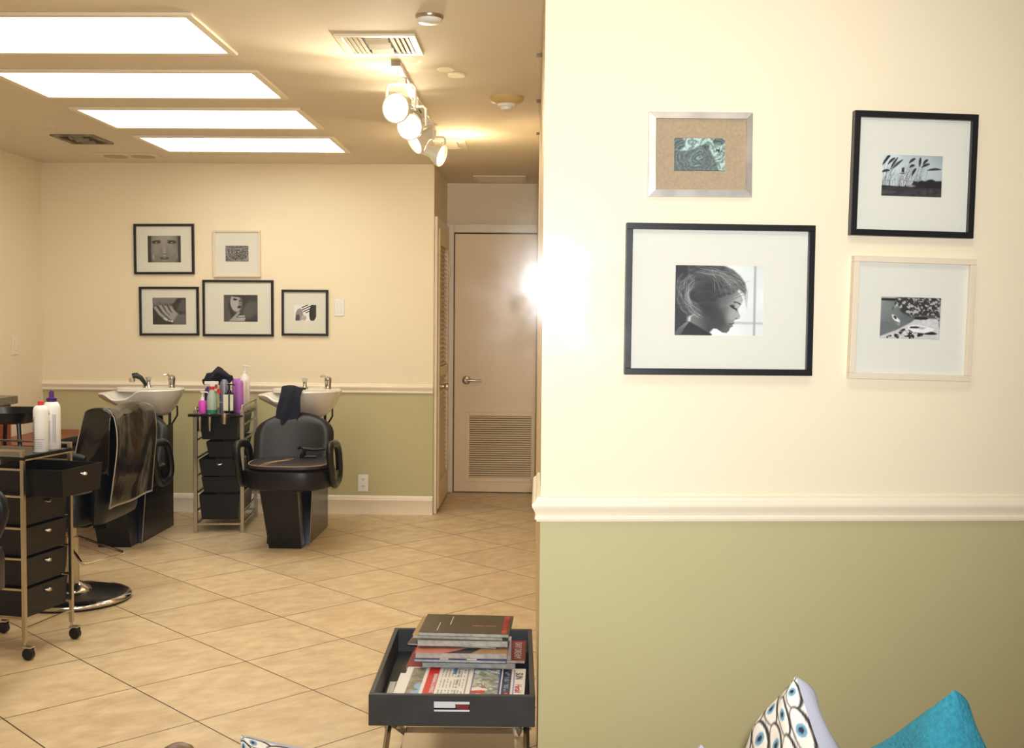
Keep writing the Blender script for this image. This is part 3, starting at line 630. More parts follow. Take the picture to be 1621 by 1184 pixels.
picture('framed_picture', 'off-white square frame with two boats on a shore, below the lighthouse picture', near(.954, 1.356), AN, .321, .315, -.0195, .015, 'white', art_boats, .158, .107, -.002, .002, .024)
G5 = 'small framed photographs on the back wall'
picture('framed_picture', 'black frame with a close-up face photo, top left on the back wall', (-2.560, YB, 1.793), 0, .412, .340, .009, .016, 'black', art_face, .226, .180, group=G5)
picture('framed_picture', 'small off-white frame with tangled lace photo on the back wall', (-2.063, YB, 1.766), 0, .322, .317, .008, .014, 'white', art_lace, .157, .107, 0, 0, group=G5)
picture('framed_picture', 'black frame with a hand and fingers photo on the back wall', (-2.528, YB, 1.373), 0, .408, .332, .008, .016, 'black', art_hand, .229, .182, group=G5)
picture('framed_picture', 'largest back wall black frame, woman resting her chin on a hand', (-2.056, YB, 1.397), 0, .484, .382, .003, .016, 'black', art_hat, .231, .182, .017, -.001, group=G5)
picture('framed_picture', 'small square black frame with striped hat photo beside the light switch', (-1.600, YB, 1.370), 0, .317, .312, .001, .016, 'black', art_stripes, .152, .107, group=G5)

# ---------------------------------------------------------------- wall plates
t = thing('light_switch', 'white rocker light switch plate right of the striped hat picture', 'light switch', (-1.367, YB, 1.407))
MB().box(-.035, .035, -.006, 0, -.058, .058).build('plate', M_white, t, bevel=.003)
MB().box(-.016, .016, -.010, -.006, -.033, .033).build('rocker', M_white, t, bevel=.002)
t = thing('wall_outlet', 'white duplex power outlet low on the green back wall', 'outlet', (-1.203, YB, .213))
MB().box(-.035, .035, -.006, 0, -.058, .058).build('plate', M_white, t, bevel=.003)
for s in (-1, 1):
    so = MB().lathe([(0, -.009), (.016, -.009), (.017, -.006), (0, -.006)], 20, (0, 0, s*.024), 'y').build('socket', M_white, t)
    MB().box(-.008, -.005, -.0095, -.009, s*.024-.001, s*.024+.009).box(.005, .008, -.0095, -.009, s*.024-.001, s*.024+.009).box(-.002, .002, -.0095, -.009, s*.024-.009, s*.024-.005).build('slots', M_dark, so)
t = thing('light_switch', 'pale narrow switch plate on the left wall, seen almost edge on', 'light switch', (XL, 7.165, 1.14))
MB().box(0, .008, -.04, .04, -.06, .06).build('plate', M_trim, t, bevel=.003)
MB().box(.008, .016, -.012, .012, -.03, .03).build('toggle', M_trim, t, bevel=.002)

# ---------------------------------------------------------------- shampoo stations
def superring(cx, cy, z, rx, ry, p=2.6, n=48, fn=None):
    out = []
    for i in range(n):
        a = 2*PI*i/n; c, s = math.cos(a), math.sin(a)
        x = rx*abs(c)**(2/p)*math.copysign(1, c); y = ry*abs(s)**(2/p)*math.copysign(1, s)
        dz = fn(a, x, y) if fn else 0
        out.append((cx+x, cy+y, z+dz))
    return out
def smooth_path(P, R, k=5):
    P = [Vector(p) for p in P]; out = []; rr = []
    for i in range(len(P)-1):
        p0, p1, p2, p3 = P[max(i-1, 0)], P[i], P[i+1], P[min(i+2, len(P)-1)]
        for j in range(k):
            t = j/k; out.append(.5*((2*p1)+(p2-p0)*t+(2*p0-5*p1+4*p2-p3)*t*t+(3*p1-p0-3*p2+p3)*t**3)); rr.append(R[i]*(1-t)+R[i+1]*t)
    out.append(P[-1]); rr.append(R[-1]); return out, rr
def arm_loop(x, ys, zs, r):
    # rounded-corner closed loop in the plane x=const
    pts = []
    n = len(ys)
    for i in range(n):
        p0 = Vector((x, ys[i-1], zs[i-1])); p1 = Vector((x, ys[i], zs[i])); p2 = Vector((x, ys[(i+1) % n], zs[(i+1) % n]))
        rr = .095
        a = p1+(p0-p1).normalized()*rr; b = p1+(p2-p1).normalized()*rr
        for k in range(6):
            t_ = k/5; pts.append((a*(1-t_)**2+p1*2*t_*(1-t_)+b*t_*t_))
    return pts
def back_shell(w_, z0, z1, y0, y1, th, curve=.05, rtop=.16):
    # padded backrest: rounded top corners, curved around the sitter, leaning back
    nu, nv = 25, 17
    def outline(u, v):
        z = z0+(z1-z0)*v
        k = max(0.0, (z-(z1-rtop))/rtop); half = w_/2*(1-.0*v)
        half *= (1-.05*(1-v)) ; half = half*(1-.34*k**3.2) if k > 0 else half
        x = (u-.5)*2*half
        # crown of the top edge
        zz = z-.035*(abs(u-.5)*2)**2.4*v**3
        y = y0+(y1-y0)*v-curve*((x/(w_/2))**2)
        return x, y, zz
    m = MB(); F = []; B = []
    for j in range(nv):
        for i in range(nu):
            u, v = i/(nu-1), j/(nv-1); x, y, z = outline(u, v)
            e = min(1, min(u, 1-u)/.09)**.5*min(1, min(v+.05, 1-v)/.10)**.5 if True else 1
            e = max(0, e)
            F.append((x, y-th/2*e, z)); B.append((x, y+th/2*e, z))
    n = nu*nv; m.v = F+B
    for j in range(nv-1):
        for i in range(nu-1):
            a = j*nu+i; m.f.append((a, a+1, a+nu+1, a+nu)); m.f.append((n+a, n+a+nu, n+a+nu+1, n+a+1))
    edge = [i for i in range(nu)]+[j*nu+nu-1 for j in range(1, nv)]+[(nv-1)*nu+i for i in range(nu-2, -1, -1)]+[j*nu for j in range(nv-2, 0, -1)]
    for k in range(len(edge)):
        a, b = edge[k], edge[(k+1) % len(edge)]; m.f.append((a, n+a, n+b, b))
    return m
def station(label, loc, pad=True):
    t = thing('shampoo_station', label, 'shampoo station', loc, 0, None)
    # front pedestal and rear cabinet
    MB().add([(-.085, 0, .0), (.105, 0, 0), (.105, .17, 0), (-.085, .17, 0), (-.135, -.03, .37), (.085, -.03, .37), (.085, .22, .37), (-.135, .22, .37)],
             [(0, 3, 2, 1), (4, 5, 6, 7), (0, 1, 5, 4), (1, 2, 6, 5), (2, 3, 7, 6), (3, 0, 4, 7)]).build('pedestal', M_black, t, bevel=.003)
    sp = MB().prism([(.13, 0), (.70, 0), (.70, .65), (.34, .65), (.22, .42)], -.13, .108, 'x').build('cabinet', M_black, t, bevel=.002)
    MB().prism([(.125, 0), (.70, 0), (.70, .655), (.335, .655), (.215, .42)], .1085, .126, 'x').build('side_panel', M_black, t, bevel=.0015)
    MB().tube([(.127, .124, .002), (.127, .214, .42)], .0022, 6).build('edge_strip', M_chromedull, t)
    # seat
    def seat_outline(sc, z, dz=0):
        pts = []
        for i in range(40):
            a = 2*PI*i/40; c, s = math.cos(a), math.sin(a); x = .245*sc*abs(c)**(2/3.2)*math.copysign(1, c); y = .235*sc*abs(s)**(2/2.5)*math.copysign(1, s)
            if y > 0: y = min(y, .19*sc+.02)
            pts.append((.055+x, -.035+y, z))
        return pts
    rg = [seat_outline(.90, .372), seat_outline(.97, .380), seat_outline(1.0, .40), seat_outline(1.0, .455), seat_outline(.985, .478), seat_outline(.93, .487), seat_outline(.5, .489)]
    MB().rings(rg).build('seat', M_vinyl, t, smooth=True)
    if pad:
        pr = [seat_outline(.94, .489), seat_outline(.975, .497), seat_outline(.97, .508), seat_outline(.90, .517), seat_outline(.6, .521), seat_outline(.2, .522)]
        pd = MB().rings(pr).build('seat_pad', M_vinylpad, t, smooth=True); tag(pd, 'dark plum leather seat pad with cream stitching')
        st = MB(); o_ = seat_outline(.955, .513)
        fr_ = [p for p in o_ if p[1] < .08]; fr_.sort(key=lambda p: p[0])
        st.tube([Vector(p) for p in fr_], .0014, 5)
        for k in range(3):
            dx = .014*k
            MB().tube([(-.075+dx, -.255, .514), (-.06+dx, -.18, .523), (-.02+dx, -.10, .524), (.02+dx, -.06, .524)], .0012, 5).build('stitch_line', M_thread, pd)
            MB().tube([(.012+dx*1.2, -.07, .524), (.022+dx*1.2, .02, .524)], .0012, 5).build('stitch_line', M_thread, pd)
        st.build('edge_stitching', M_thread, pd)
    MB().box(-.02, .16, -.01, .20, .366, .40).build('seat_bracket', M_chromedull, t)
    # back
    MB().xf().add([], [])
    back_shell(.485, .43, .768, .19, .305, .075, .045, .16).xf(None, (.015, 0, 0)).build('backrest', M_vinyl, t, smooth=True)
    MB().box(-.09, .13, .26, .36, .40, .60).build('back_bracket', M_black, t)
    # arms
    for sx in (-1, 1):
        x = .045+sx*.262
        ar = MB().tube(arm_loop(x, [-.225, .06, .13, -.10], [.632, .612, .40, .375], .02), .023, 10, loop=True, flat=.9)
        ar.build('armrest', M_vinyl, t, smooth=True)
        MB().box(x-.025 if sx > 0 else x-.005, x+.005 if sx > 0 else x+.025, -.05, .08, .40, .46).build('arm_mount', M_black, t)
    return t
def bowl(t):
    bx, by = -.010, .545
    def rim(a, x, y):   # neck dip at the front centre
        d = math.atan2(x, -y); return -.055*math.exp(-(d/.28)**4)+.006*math.cos(d)*-1
    def rg(z, rx, ry, cx=0, cy=0, k=1.0, lift=None):
        n = 64; out = []
        for i in range(n):
            a = 2*PI*i/n; c, s = math.cos(a), math.sin(a); p = 2.3
            x = rx*abs(c)**(2/p)*math.copysign(1, c); y = ry*abs(s)**(2/p)*math.copysign(1, s)
            if c < -.2: x *= 1+.10*(abs(c)-.2)     # drawn-out left lip
            d = math.atan2(x, -y)+.32; dz = -.050*math.exp(-(d/.40)**4)*k
            if s < 0: y += .035*math.exp(-(d/.36)**2)*k
            tilt = -.028*max(0, -x/rx)*k
            out.append((bx+cx+x, by+cy+y, z+dz+tilt))
        return out
    rings = [rg(.715, .055, .055, .055, .05, 0), rg(.722, .085, .08, .05, .045, 0), rg(.75, .125, .115, .045, .03, .15), rg(.79, .175, .155, .03, .01, .35), rg(.83, .215, .19, .012, 0, .6), rg(.862, .24, .215, 0, 0, .85),
             rg(.883, .247, .225, 0, 0, 1), rg(.890, .240, .218, 0, 0, 1), rg(.888, .228, .205, 0, 0, 1), rg(.872, .210, .180, 0, -.01, .9), rg(.83, .18, .15, .01, -.02, .55), rg(.78, .12, .10, .03, -.01, .2), rg(.765, .03, .03, .03, -.01, 0)]
    b = MB().rings(rings).build('wash_bowl', M_ceramic, t, smooth=True)
    # rear deck for the taps
    MB().rings([superring(bx+.0, by+.13, .862, .205, .082, 3), superring(bx, by+.13, .884, .213, .086, 3), superring(bx, by+.13, .888, .20, .075, 3)]).build('tap_deck', M_ceramic, b, smooth=True)
    f = MB().lathe([(0, 0), (.022, 0), (.018, .012), (.012, .02), (.012, .045), (.016, .06), (.022, .066), (0, .07)], 18, (bx+.0, by+.10, .886)).build('mixer_tap', M_chrome, b, smooth=True)
    MB().lathe([(0, 0), (.022, 0), (.020, .01), (.020, .045), (.024, .055), (.020, .075), (.010, .082), (0, .083)], 18, (bx+.145, by+.11, .886)).tube([(bx+.145, by+.11, .955), (bx+.12, by+.095, .972), (bx+.10, by+.085, .968)], .007, 8).build('tap_lever', M_chrome, b, smooth=True)
    MB().lathe([(0, 0), (.05, 0), (.05, -.07), (.035, -.09), (0, -.09)], 20, (bx+.055, by+.05, .722)).build('drain_boss', M_black, b, smooth=True)
    MB().tube([(bx+.12, by+.14, .65), (bx+.12, by+.14, .80)], .009, 8).build('support_post', M_plastic, t)
    MB().tube([(bx+.14, by+.15, .80), (bx+.165, by+.15, .76), (bx+.165, by+.15, .71), (bx+.13, by+.15, .652)], .006, 8).build('hose', M_plastic, t)
    return f
st1 = station('black shampoo chair unit with plum seat pad and white bowl, right of the cart', (-1.480, 6.40, 0)); bowl(st1)
st2 = station('black shampoo chair unit with white bowl at the left, behind the draped chair', (-2.468, 6.37, 0), False)
tap = bowl(st2)
# hand spray resting on the left bowl deck
t = thing('hand_spray', 'black and chrome spray hose head standing on the left wash bowl', 'spray head', (-2.478-.045, 6.37+.645, .8885))
MB().tube([(.03, 0, .002), (.018, 0, .03), (-.005, 0, .06), (-.03, -.01, .075), (-.052, -.015, .070)], [.010, .012, .015, .018, .020], 12).build('spray_handle', M_plastic, t, smooth=True)
MB().lathe([(0, 0), (.017, 0), (.020, -.02), (.014, -.028), (0, -.028)], 16, (-.054, -.016, .060)).build('spray_nozzle', M_chrome, t, smooth=True)
MB().lathe([(0, .0), (.024, 0), (.018, .008), (0, .008)], 16, (.03, 0, 0)).build('spray_base', M_chrome, t, smooth=True)

# towel over the right bowl
def towel(u, v):
    wv = .062+.008*v; x = (u-.5)*2*wv
    L_ = v*.30
    if L_ < .07: y = .06-L_; z = .915-.35*(L_-.04)**2*8+.012
    elif L_ < .11: k = (L_-.07)/.04; y = -.01-.035*k; z = .922-.02*k-.02*k*k
    else: y = -.052-.05*(L_-.11)-.022*math.sin((L_-.11)*9); z = .880-(L_-.11)*1.03
    y += .007*math.sin(u*7+v*3)+.003*math.sin(u*17+v*6); z += .008*math.sin(u*5+1)*(v < .3)
    x += .003*math.sin(v*13)*(1 if u > .5 else -1)-.028*v; z -= .012*(1-u)*v
    return (x, y, z-.006*math.cos(u*6))
o = MB().grid(towel, 21, 40).build('towel', M_navy, None, smooth=True, solid=.012, loc=(-1.494, 6.735, -.010)); tag(o, 'dark navy towel hanging over the front of the right wash bowl', 'towel')
# small black clip on the seat
t = MB().tube([(-.06, 0, .052), (-.045, 0, .066), (-.02, 0, .056), (.03, 0, .050), (.10, .01, .054)], [.006, .011, .012, .010, .008], 8).tube([(-.02, 0, .05), (-.025, 0, .02), (-.045, 0, .010)], [.012, .016, .009], 8).tube([(-.05, 0, .009), (.05, 0, .009)], .009, 8).build('hair_clamp', M_plastic, None, smooth=True, loc=(-1.345, 6.44, .524))
tag(t, 'small black plastic neck piece lying on the plum seat pad', 'neck piece')

# ---------------------------------------------------------------- drawer carts
def handle_cup(x, y, z):
    m = MB(); rg = []
    for k in range(7):
        a = PI*k/6; rg.append([(x+.022*math.cos(a)*q, y-.014*math.sin(PI*(q if q < 1 else 1)*.5)*math.sin(a), z-.013*math.sin(a)*q) for q in (0.05, .5, .85, 1.0)])
    m.rings(rg, closed=False); return m
def drawer(parent, w_, d_, z0, z1, y_off=0.0, taper=.012, handle=True, xoff=0.0):
    a, b = w_/2, d_/2; th = .004; tp = taper
    m = MB()
    o0 = [(-a+tp, -b+tp*.3), (a-tp, -b+tp*.3), (a-tp, b-tp), (-a+tp, b-tp)]; o1 = [(-a, -b), (a, -b), (a, b), (-a, b)]
    i1 = [(-a+th, -b+th), (a-th, -b+th), (a-th, b-th), (-a+th, b-th)]; i0 = [(-a+tp+th, -b+tp*.3+th), (a-tp-th, -b+tp*.3+th), (a-tp-th, b-tp-th), (-a+tp+th, b-tp-th)]
    m.rings([[(x+xoff, y+y_off, z0) for x, y in o0], [(x+xoff, y+y_off, z1) for x, y in o1], [(x+xoff, y+y_off, z1) for x, y in i1], [(x+xoff, y+y_off, z0+th) for x, y in i0]])
    dr = m.build('drawer', M_plasticdull, parent)
    if handle: handle_cup(xoff, -b+y_off-.001, z1-.022).build('drawer_handle', M_chrome, dr, smooth=True, solid=.002)
    return dr

# near trolley
RZ = math.radians(78.5); TW, TD = .30, .34
t = thing('salon_trolley', 'black five drawer trolley on chrome frame in the left foreground, top drawer pulled out', 'trolley', (-2.133, 4.434, 0), RZ)
a, b = TW/2, TD/2
for sx in (-1, 1):
    for sy in (-1, 1):
        x, y = sx*a, sy*b
        MB().box(x-.0075, x+.0075, y-.0075, y+.0075, .072, .822 if sy > 0 or True else .80).build('post', M_chromedull, t, bevel=.001)
        cs = MB().lathe([(0, -.011), (.021, -.011), (.024, -.008), (.024, .008), (.021, .011), (0, .011)], 24, (x+.002, y-.014, .0245), 'x').build('caster', M_plastic, t, smooth=True)
        MB().box(x-.012, x+.016, y-.032, y+.006, .0495, .055).tube([(x, y, .05), (x, y, .075)], .006, 8).box(x+.0145, x+.018, y-.030, y+.004, .020, .0495).build('caster_fork', M_chrome, cs, smooth=True)
for sx in (-1, 1):
    rl = MB()
    for z in (.16, .275, .395, .515, .64, .745, .818): rl.box(sx*a-.004, sx*a+.004, -b, b, z-.004, z+.004)
    rl.build('side_rails', M_chromedull, t)
MB().box(-a, a, -b-.004, -b+.004, .118, .126).build('cross_bar', M_chromedull, t)
MB().box(-a, a, b-.004, b+.004, .118, .126).build('cross_bar', M_chromedull, t)
MB().box(-a-.008, a+.008, -b-.010, b+.010, .782, .795).box(-a, a, b-.005, b+.005, .795, .83).box(-a, a, -b-.010, -b-.004, .782, .800).build('top_shelf', M_plastic, t, bevel=.002)
MB().box(-a, a, -b-.013, -b-.010, .780, .786).build('shelf_trim', M_chrome, t)
MB().tube([(-a, b, .835), (a, b, .835)], .005, 8).build('shelf_rail', M_chrome, t)
zz = [(.160, .272), (.283, .392), (.403, .512), (.523, .632)]
for z0, z1 in zz: drawer(t, .270, .33, z0, z1)
dr = drawer(t, .270, .33, .640, .746, y_off=-.165)

def bottle(name, label, prof, m, cap, capm, loc, group=None, neck=None):
    t = thing(name, label, 'bottle', loc, 0, group)
    MB().lathe(prof, 28).build('bottle_body', m, t, smooth=True)
    MB().lathe(cap, 20).build('cap', capm, t, smooth=True)
    return t
def label_on(t, txt, size, m, x, r, z, rot90=True):
    # small lettering curved close to the cylinder's camera side
    a = x/r; text('label_text', txt, size, m, t, (r*math.sin(a)*1.012, -r*math.cos(a)*1.012, z), (PI/2, -PI/2 if rot90 else 0, a), .0003)
M_red = mat('red_plastic', (205, 30, 28), .4); M_purple = mat('purple_plastic', (66, 22, 104), .35); M_ink = mat('black_ink', (30, 28, 30), .6); M_grey = mat('grey_ink', (140, 140, 145), .6); M_redink = mat('red_ink', (190, 40, 40), .6)
ZT = .7955
b1 = bottle('spray_bottle', 'white aerosol can with red cap on the foreground trolley', [(0, 0), (.027, 0), (.029, .004), (.029, .165), (.026, .178), (.016, .186), (0, .187)], M_white, [(0, .187), (.011, .187), (.011, .200), (.009, .203), (0, .203)], M_red, (-2.003, 4.43, ZT))
label_on(b1, 'PROFESSIONAL', .020, M_ink, -.020, .0291, .075); label_on(b1, 'strong hold spray', .0060, M_redink, .004, .0291, .052, False)
for k in range(4): label_on(b1, 'fast drying finish', .0045, M_grey, .003, .0291, .040-.008*k, False)
b2 = bottle('mousse_bottle', 'taller white mousse bottle with purple nozzle on the foreground trolley', [(0, 0), (.032, 0), (.034, .004), (.034, .160), (.032, .178), (.024, .192), (.018, .195), (0, .195)], M_white, [(0, .195), (.020, .195), (.021, .209), (.012, .211), (.010, .216), (.010, .232), (.006, .240), (0, .241)], M_purple, (-1.998, 4.520, ZT))
text('label_text', 'S', .022, M_ink, b2, (.002, -.0345, .150), (PI/2, 0, .05), .0003); label_on(b2, 'VOLUME MOUSSE', .011, M_grey, .004, .0342, .075)
MB().box(.014, .0265, -.0305, -.020, .03, .145).build('side_label', mat('grey_label', (196, 196, 200), .6), b2)

# mid utility cart
CR = .10
t = thing('utility_cart', 'tall narrow black drawer cart on chrome posts between the two wash bowls', 'cart', (-2.012, 7.122, 0), CR)
a, b = .142, .272
for sx in (-1, 1):
    for sy in (-1, 1):
        MB().box(sx*a-.011, sx*a+.011, sy*b-.011, sy*b+.011, 0, .765).build('post', M_chromedull, t, bevel=.0015)
for sx in (-1, 1):
    rl = MB()
    for z in (.135, .245, .352, .462, .575, .67, .755): rl.box(sx*a-.005, sx*a+.005, -b, b, z-.005, z+.005)
    rl.build('side_rails', M_chromedull, t)
MB().box(-a, a, -b-.006, -b+.006, .048, .060).box(-a, a, b-.006, b+.006, .048, .060).box(-a-.005, -a+.005, -b, b, .048, .060).box(a-.005, a+.005, -b, b, .048, .060).build('base_frame', M_chromedull, t)
MB().box(-a-.008, a+.008, -b-.03, b+.008, .722, .734).build('top_shelf', M_plastic, t, bevel=.002)
MB().tube([(a, -b, .765), (a, -b, .790), (a, b, .790), (a, b, .765)], .006, 8).tube([(-a, -b, .765), (-a, -b, .775), (-a, b, .775), (-a, b, .765)], .006, 8).build('side_handle', M_chromedull, t)
bar = MB().box(-a-.030, a-.03, -b-.075, -b-.02, .728, .744).build('tool_bar', M_plastic, t, bevel=.002)
for x, r, h_ in ((-.105, .015, .10), (-.045, .014, .10), (.045, .030, .055)):
    MB().lathe([(0, -h_), (r*.85, -h_), (r, -h_+.006), (r, .004), (r+.005, .006), (r+.005, .009), (r-.002, .009), (r-.003, -h_+.01), (0, -h_+.01)], 20, (x, -b-.050, .737)).build('tool_cup', M_chromedull, bar, smooth=True)
for z0, z1, xo, ww in ((.580, .715, .0, .24), (.470, .565, .02, .20), (.352, .455, .0, .25), (.248, .345, .008, .235), (.080, .235, 0, .25)):
    drawer(t, ww, .52, z0, z1, xoff=xo, taper=.016, handle=(z0 < .36 and z0 > .35))
M_pink = mat('magenta_plastic', (206, 70, 190), .4); M_lilac = mat('lilac_plastic', (176, 104, 186), .4); M_silverbot = mat('grey_silver_plastic', (128, 132, 150), .32, .3); M_liq = mat('green_liquid', (42, 128, 104), .25); M_frost = mat('frosted_plastic', (168, 186, 170), .35); M_label = mat('cream_label', (222, 220, 200), .7); M_palepink = mat('pale_pink_plastic', (226, 206, 200), .4)
cs_, sn_ = math.cos(CR), math.sin(CR)
def onc(x, y): return (-2.012+x*cs_-y*sn_, 7.122+x*sn_+y*cs_, .7345)
def onbar(x): 
    p = onc(x, -b-.044); return p
GB = 'hair product bottles on the utility cart'
def pump(t, h_, m): MB().lathe([(0, h_), (.013, h_), (.012, h_+.016), (.005, h_+.018), (.005, h_+.045), (.012, h_+.047), (.012, h_+.055), (0, h_+.056)], 16).tube([(0, 0, h_+.051), (.028, 0, h_+.050), (.034, 0, h_+.044)], .004, 8).build('pump', m, t, smooth=True)
def bt(name, label, x, y, r, h_, m, sh=.02, nr=.012, sq=False):
    t = thing(name, label, 'bottle', onc(x, y), CR, GB)
    MB().lathe([(0, 0), (r*.95, 0), (r, .004), (r, h_-sh), (r*.9, h_-sh*.5), (nr, h_), (0, h_)], 24).build('bottle_body', m, t, smooth=True)
    return t
k1 = bt('pump_bottle', 'small magenta square pump bottle at the front left of the cart', -.102, -.255, .024, .088, M_pink, .006, .014); pump(k1, .088, M_white)
k2 = bt('spray_bottle', 'frosted trigger spray bottle with green liquid and red and white head', -.045, -.25, .032, .155, M_frost, .085, .013)
MB().lathe([(0, .002), (.0325, .002), (.0325, .030), (0, .030)], 24).build('liquid_band', M_liq, k2, smooth=True)
MB().lathe([(0, .155), (.016, .155), (.016, .172), (0, .172)], 16).build('collar', M_red, k2)
hd = MB().box(-.045, .040, -.010, .010, .185, .205).box(-.012, .020, -.011, .011, .172, .206).build('trigger_head', M_white, k2, bevel=.004)
MB().box(.026, .060, -.007, .007, .135, .150, rot_m('Y', 1.1)).box(.020, .032, -.007, .007, .16, .186).build('trigger', M_red, hd, bevel=.003)
k3 = bt('shampoo_bottle', 'tall grey silver bottle with domed shoulder on the cart', .022, -.205, .029, .215, M_silverbot, .05, .012)
text('label_text', 'shampoo', .012, M_white, k3, (-.004, -.0305, .075), (PI/2, 0, 0), .0003)
k4 = bt('pump_bottle', 'black pump bottle with two cream labels on the cart', .060, -.245, .031, .135, M_plastic, .008, .014); pump(k4, .135, M_plastic)
MB().box(-.031, -.001, -.035, -.02, .025, .125).box(.009, .028, -.033, -.018, .025, .125).build('label', M_label, k4, bevel=.001)
k5 = bt('shampoo_bottle', 'tall lilac bottle leaning among the others on the cart', .103, -.14, .026, .205, M_lilac, .015, .018)
k5b = bt('shampoo_bottle', 'second lilac bottle, shorter, behind the black pump bottle', .066, -.02, .027, .21, M_lilac, .015, .018)
k6 = bt('conditioner_bottle', 'pale pink slim bottle beside the lilac one on the cart', .112, -.03, .022, .20, M_palepink, .015, .016)
k7 = bt('pump_bottle', 'tall white bottle at the back right of the cart', -.0+.098, .10, .034, .235, M_white, .05, .012); pump(k7, .235, M_white)
k8 = bt('shampoo_bottle', 'dark purple bottle behind the trigger spray on the cart', -.085, -.12, .030, .165, M_purple, .03, .014)
k9 = bt('shampoo_bottle', 'dark purple bottle hidden at the back left of the cart', -.02, .05, .032, .165, M_purple, .02, .02)
# dark towel bundled on top of the bottles
rs = np.random.RandomState(3); m = MB(); nu, nv = 30, 16; rgs = []
for j in range(nv+1):
    v = j/nv; ph = PI*v; ring = []
    for i in range(nu):
        th = 2*PI*i/nu; r_ = 1+.16*math.sin(3*th+2*v*5)+.10*math.sin(5*th+9*v)+.08*math.sin(11*v+th)
        x = -math.cos(ph)*.098; yy = math.sin(ph)*math.cos(th)*.045*r_; z_ = math.sin(ph)*math.sin(th)*.042*r_+.036*math.exp(-((x-.010)/.030)**2)*(math.sin(th) > -.3)+.004*math.sin(30*v)
        ring.append((x, yy, z_+(-.018 if x < -.07 else 0)))
    rgs.append(ring)
o = m.rings(rgs).build('towel', M_navy, None, smooth=True, loc=(onc(-.050, -.03)[0], onc(-.050, -.03)[1], .7345+.165+.046), rot=(0, 0, CR)); tag(o, 'dark navy towel bundled on top of the cart bottles', 'towel')

# ---------------------------------------------------------------- styling chairs
def styling_chair(label, loc, rz):
    t = thing('styling_chair', label, 'salon chair', loc, rz, 'hydraulic styling chairs')
    bs = MB().lathe([(0, .004), (.255, .0), (.262, .006), (.262, .016), (.250, .026), (.20, .038), (.06, .048), (0, .048)], 56).build('round_base', M_plastic, t, smooth=True)
    MB().rings([[( (r)*math.cos(2*PI*i/56), r*math.sin(2*PI*i/56), z) for i in range(56)] for r, z in ((.262, .010), (.266, .016), (.260, .026), (.246, .031), (.244, .027))], cap0=False, cap1=False).build('base_rim', M_chrome, bs, smooth=True)
    MB().lathe([(0, .046), (.085, .046), (.080, .056), (.045, .078), (.036, .086), (0, .086)], 28).build('column_foot', M_chrome, bs, smooth=True)
    MB().lathe([(0, .08), (.030, .08), (.030, .30), (.022, .30), (.022, .37), (0, .37)], 24).build('column', M_chromedull, t, smooth=True)
    MB().tube([(.0, .03, .30), (.03, .25, .237), (.045, .262, .233), (.06, .262, .232), (.265, .185, .234), (.278, .172, .235), (.272, .155, .237), (.04, .0, .27)], .006, 8).build('pump_lever', M_chrome, t, smooth=True)
    MB().box(-.12, .12, -.12, .12, .365, .385).build('seat_plate', M_black, t)
    MB().rings([superring(0, -.055, z, .235*s, .205*s, 5, 40) for z, s in ((.385, .95), (.392, 1), (.45, 1), (.50, 1), (.53, .97), (.540, .85), (.543, .4))]).build('seat', M_vinyl, t, smooth=True)
    back_shell(.50, .40, .885, .210, .235, .070, .012, .10).build('backrest', M_vinyl, t, smooth=True)
    MB().box(-.10, .10, .14, .200, .36, .43).build('back_bracket', M_black, t)
    for sx in (-1, 1):
        x = sx*.262
        MB().tube(*smooth_path([(x, .175, .70), (x, .08, .72), (x, -.05, .725), (x, -.17, .70), (x, -.20, .64), (x, -.17, .55), (x, -.12, .47), (x, -.05, .43), (x, .06, .42)], [.022, .026, .027, .026, .024, .022, .022, .022, .02]), 16).build('armrest', M_vinyl, t, smooth=True)
        MB().box(min(x, sx*.222), max(x, sx*.222), -.06, .06, .405, .45).build('arm_mount', M_black, t)
    return t
sc1 = styling_chair('black hydraulic styling chair turned left, with a cape over its backrest', (-2.200, 5.185, 0), -PI/2)
sc2 = copy_tree(sc1); sc2.location = (-2.118, 3.66, 0); sc2.rotation_euler = (0, 0, PI/2); sc2['label'] = 'black styling chair at the left edge, almost wholly out of view'
# cape over the back of the chair (world: back plane faces +X)
def cape(u, v):
    y = (u-.5)*.54
    L_ = v*.86
    wr = .006*math.sin(u*9+v*3)+.005*math.sin(u*5-v*9+1)+.004*math.sin(v*14+u*6)
    if L_ < .30: k = L_/.30; x = -.062-.025*(1-k); z = .60+.295*k; s = -1
    elif L_ < .42:
        k = (L_-.30)/.12; a = PI*(1-k); x = -.002+.060*math.cos(a); z = .895+.026*math.sin(a); s = 0
    else:
        k = (L_-.42)/.44; x = .058+.022*math.sin(k*PI)-.012*k; z = .895-.415*k; s = 1
    x += (wr+.004)*(s if s else .3); z += .010*math.sin(u*9+1)*(1 if s == 0 else .2)
    return (x, y*(1-.03*math.sin(v*6)), z)
def cape_side(u, v):     # the fold that falls over the near side of the backrest
    p = Vector(cape(0, .36+.12*u)); q = .30*v+.02*math.sin(u*5)*v
    return (p.x-.055*v*(1-u)-.01*v, p.y-.012*math.sin(v*2.6)-.006*math.sin(u*8+v*5)*v-.003, p.z-q)
t = thing('salon_cape', 'shiny black salon cape with pale hem draped over the styling chair back', 'cape', (-1.968, 5.190, 0))
MB().grid(cape, 41, 80).grid(cape_side, 14, 20).build('cape_sheet', M_cape, t, smooth=True, solid=.003)
hm = MB(); hm.tube([cape(i/40, 1) for i in range(41)], .0045, 6).build('hem', M_hem, t, smooth=True)
MB().tube([cape(0, .46+.54*j/60) for j in range(61)], .0028, 6).build('hem', M_hem, t, smooth=True)
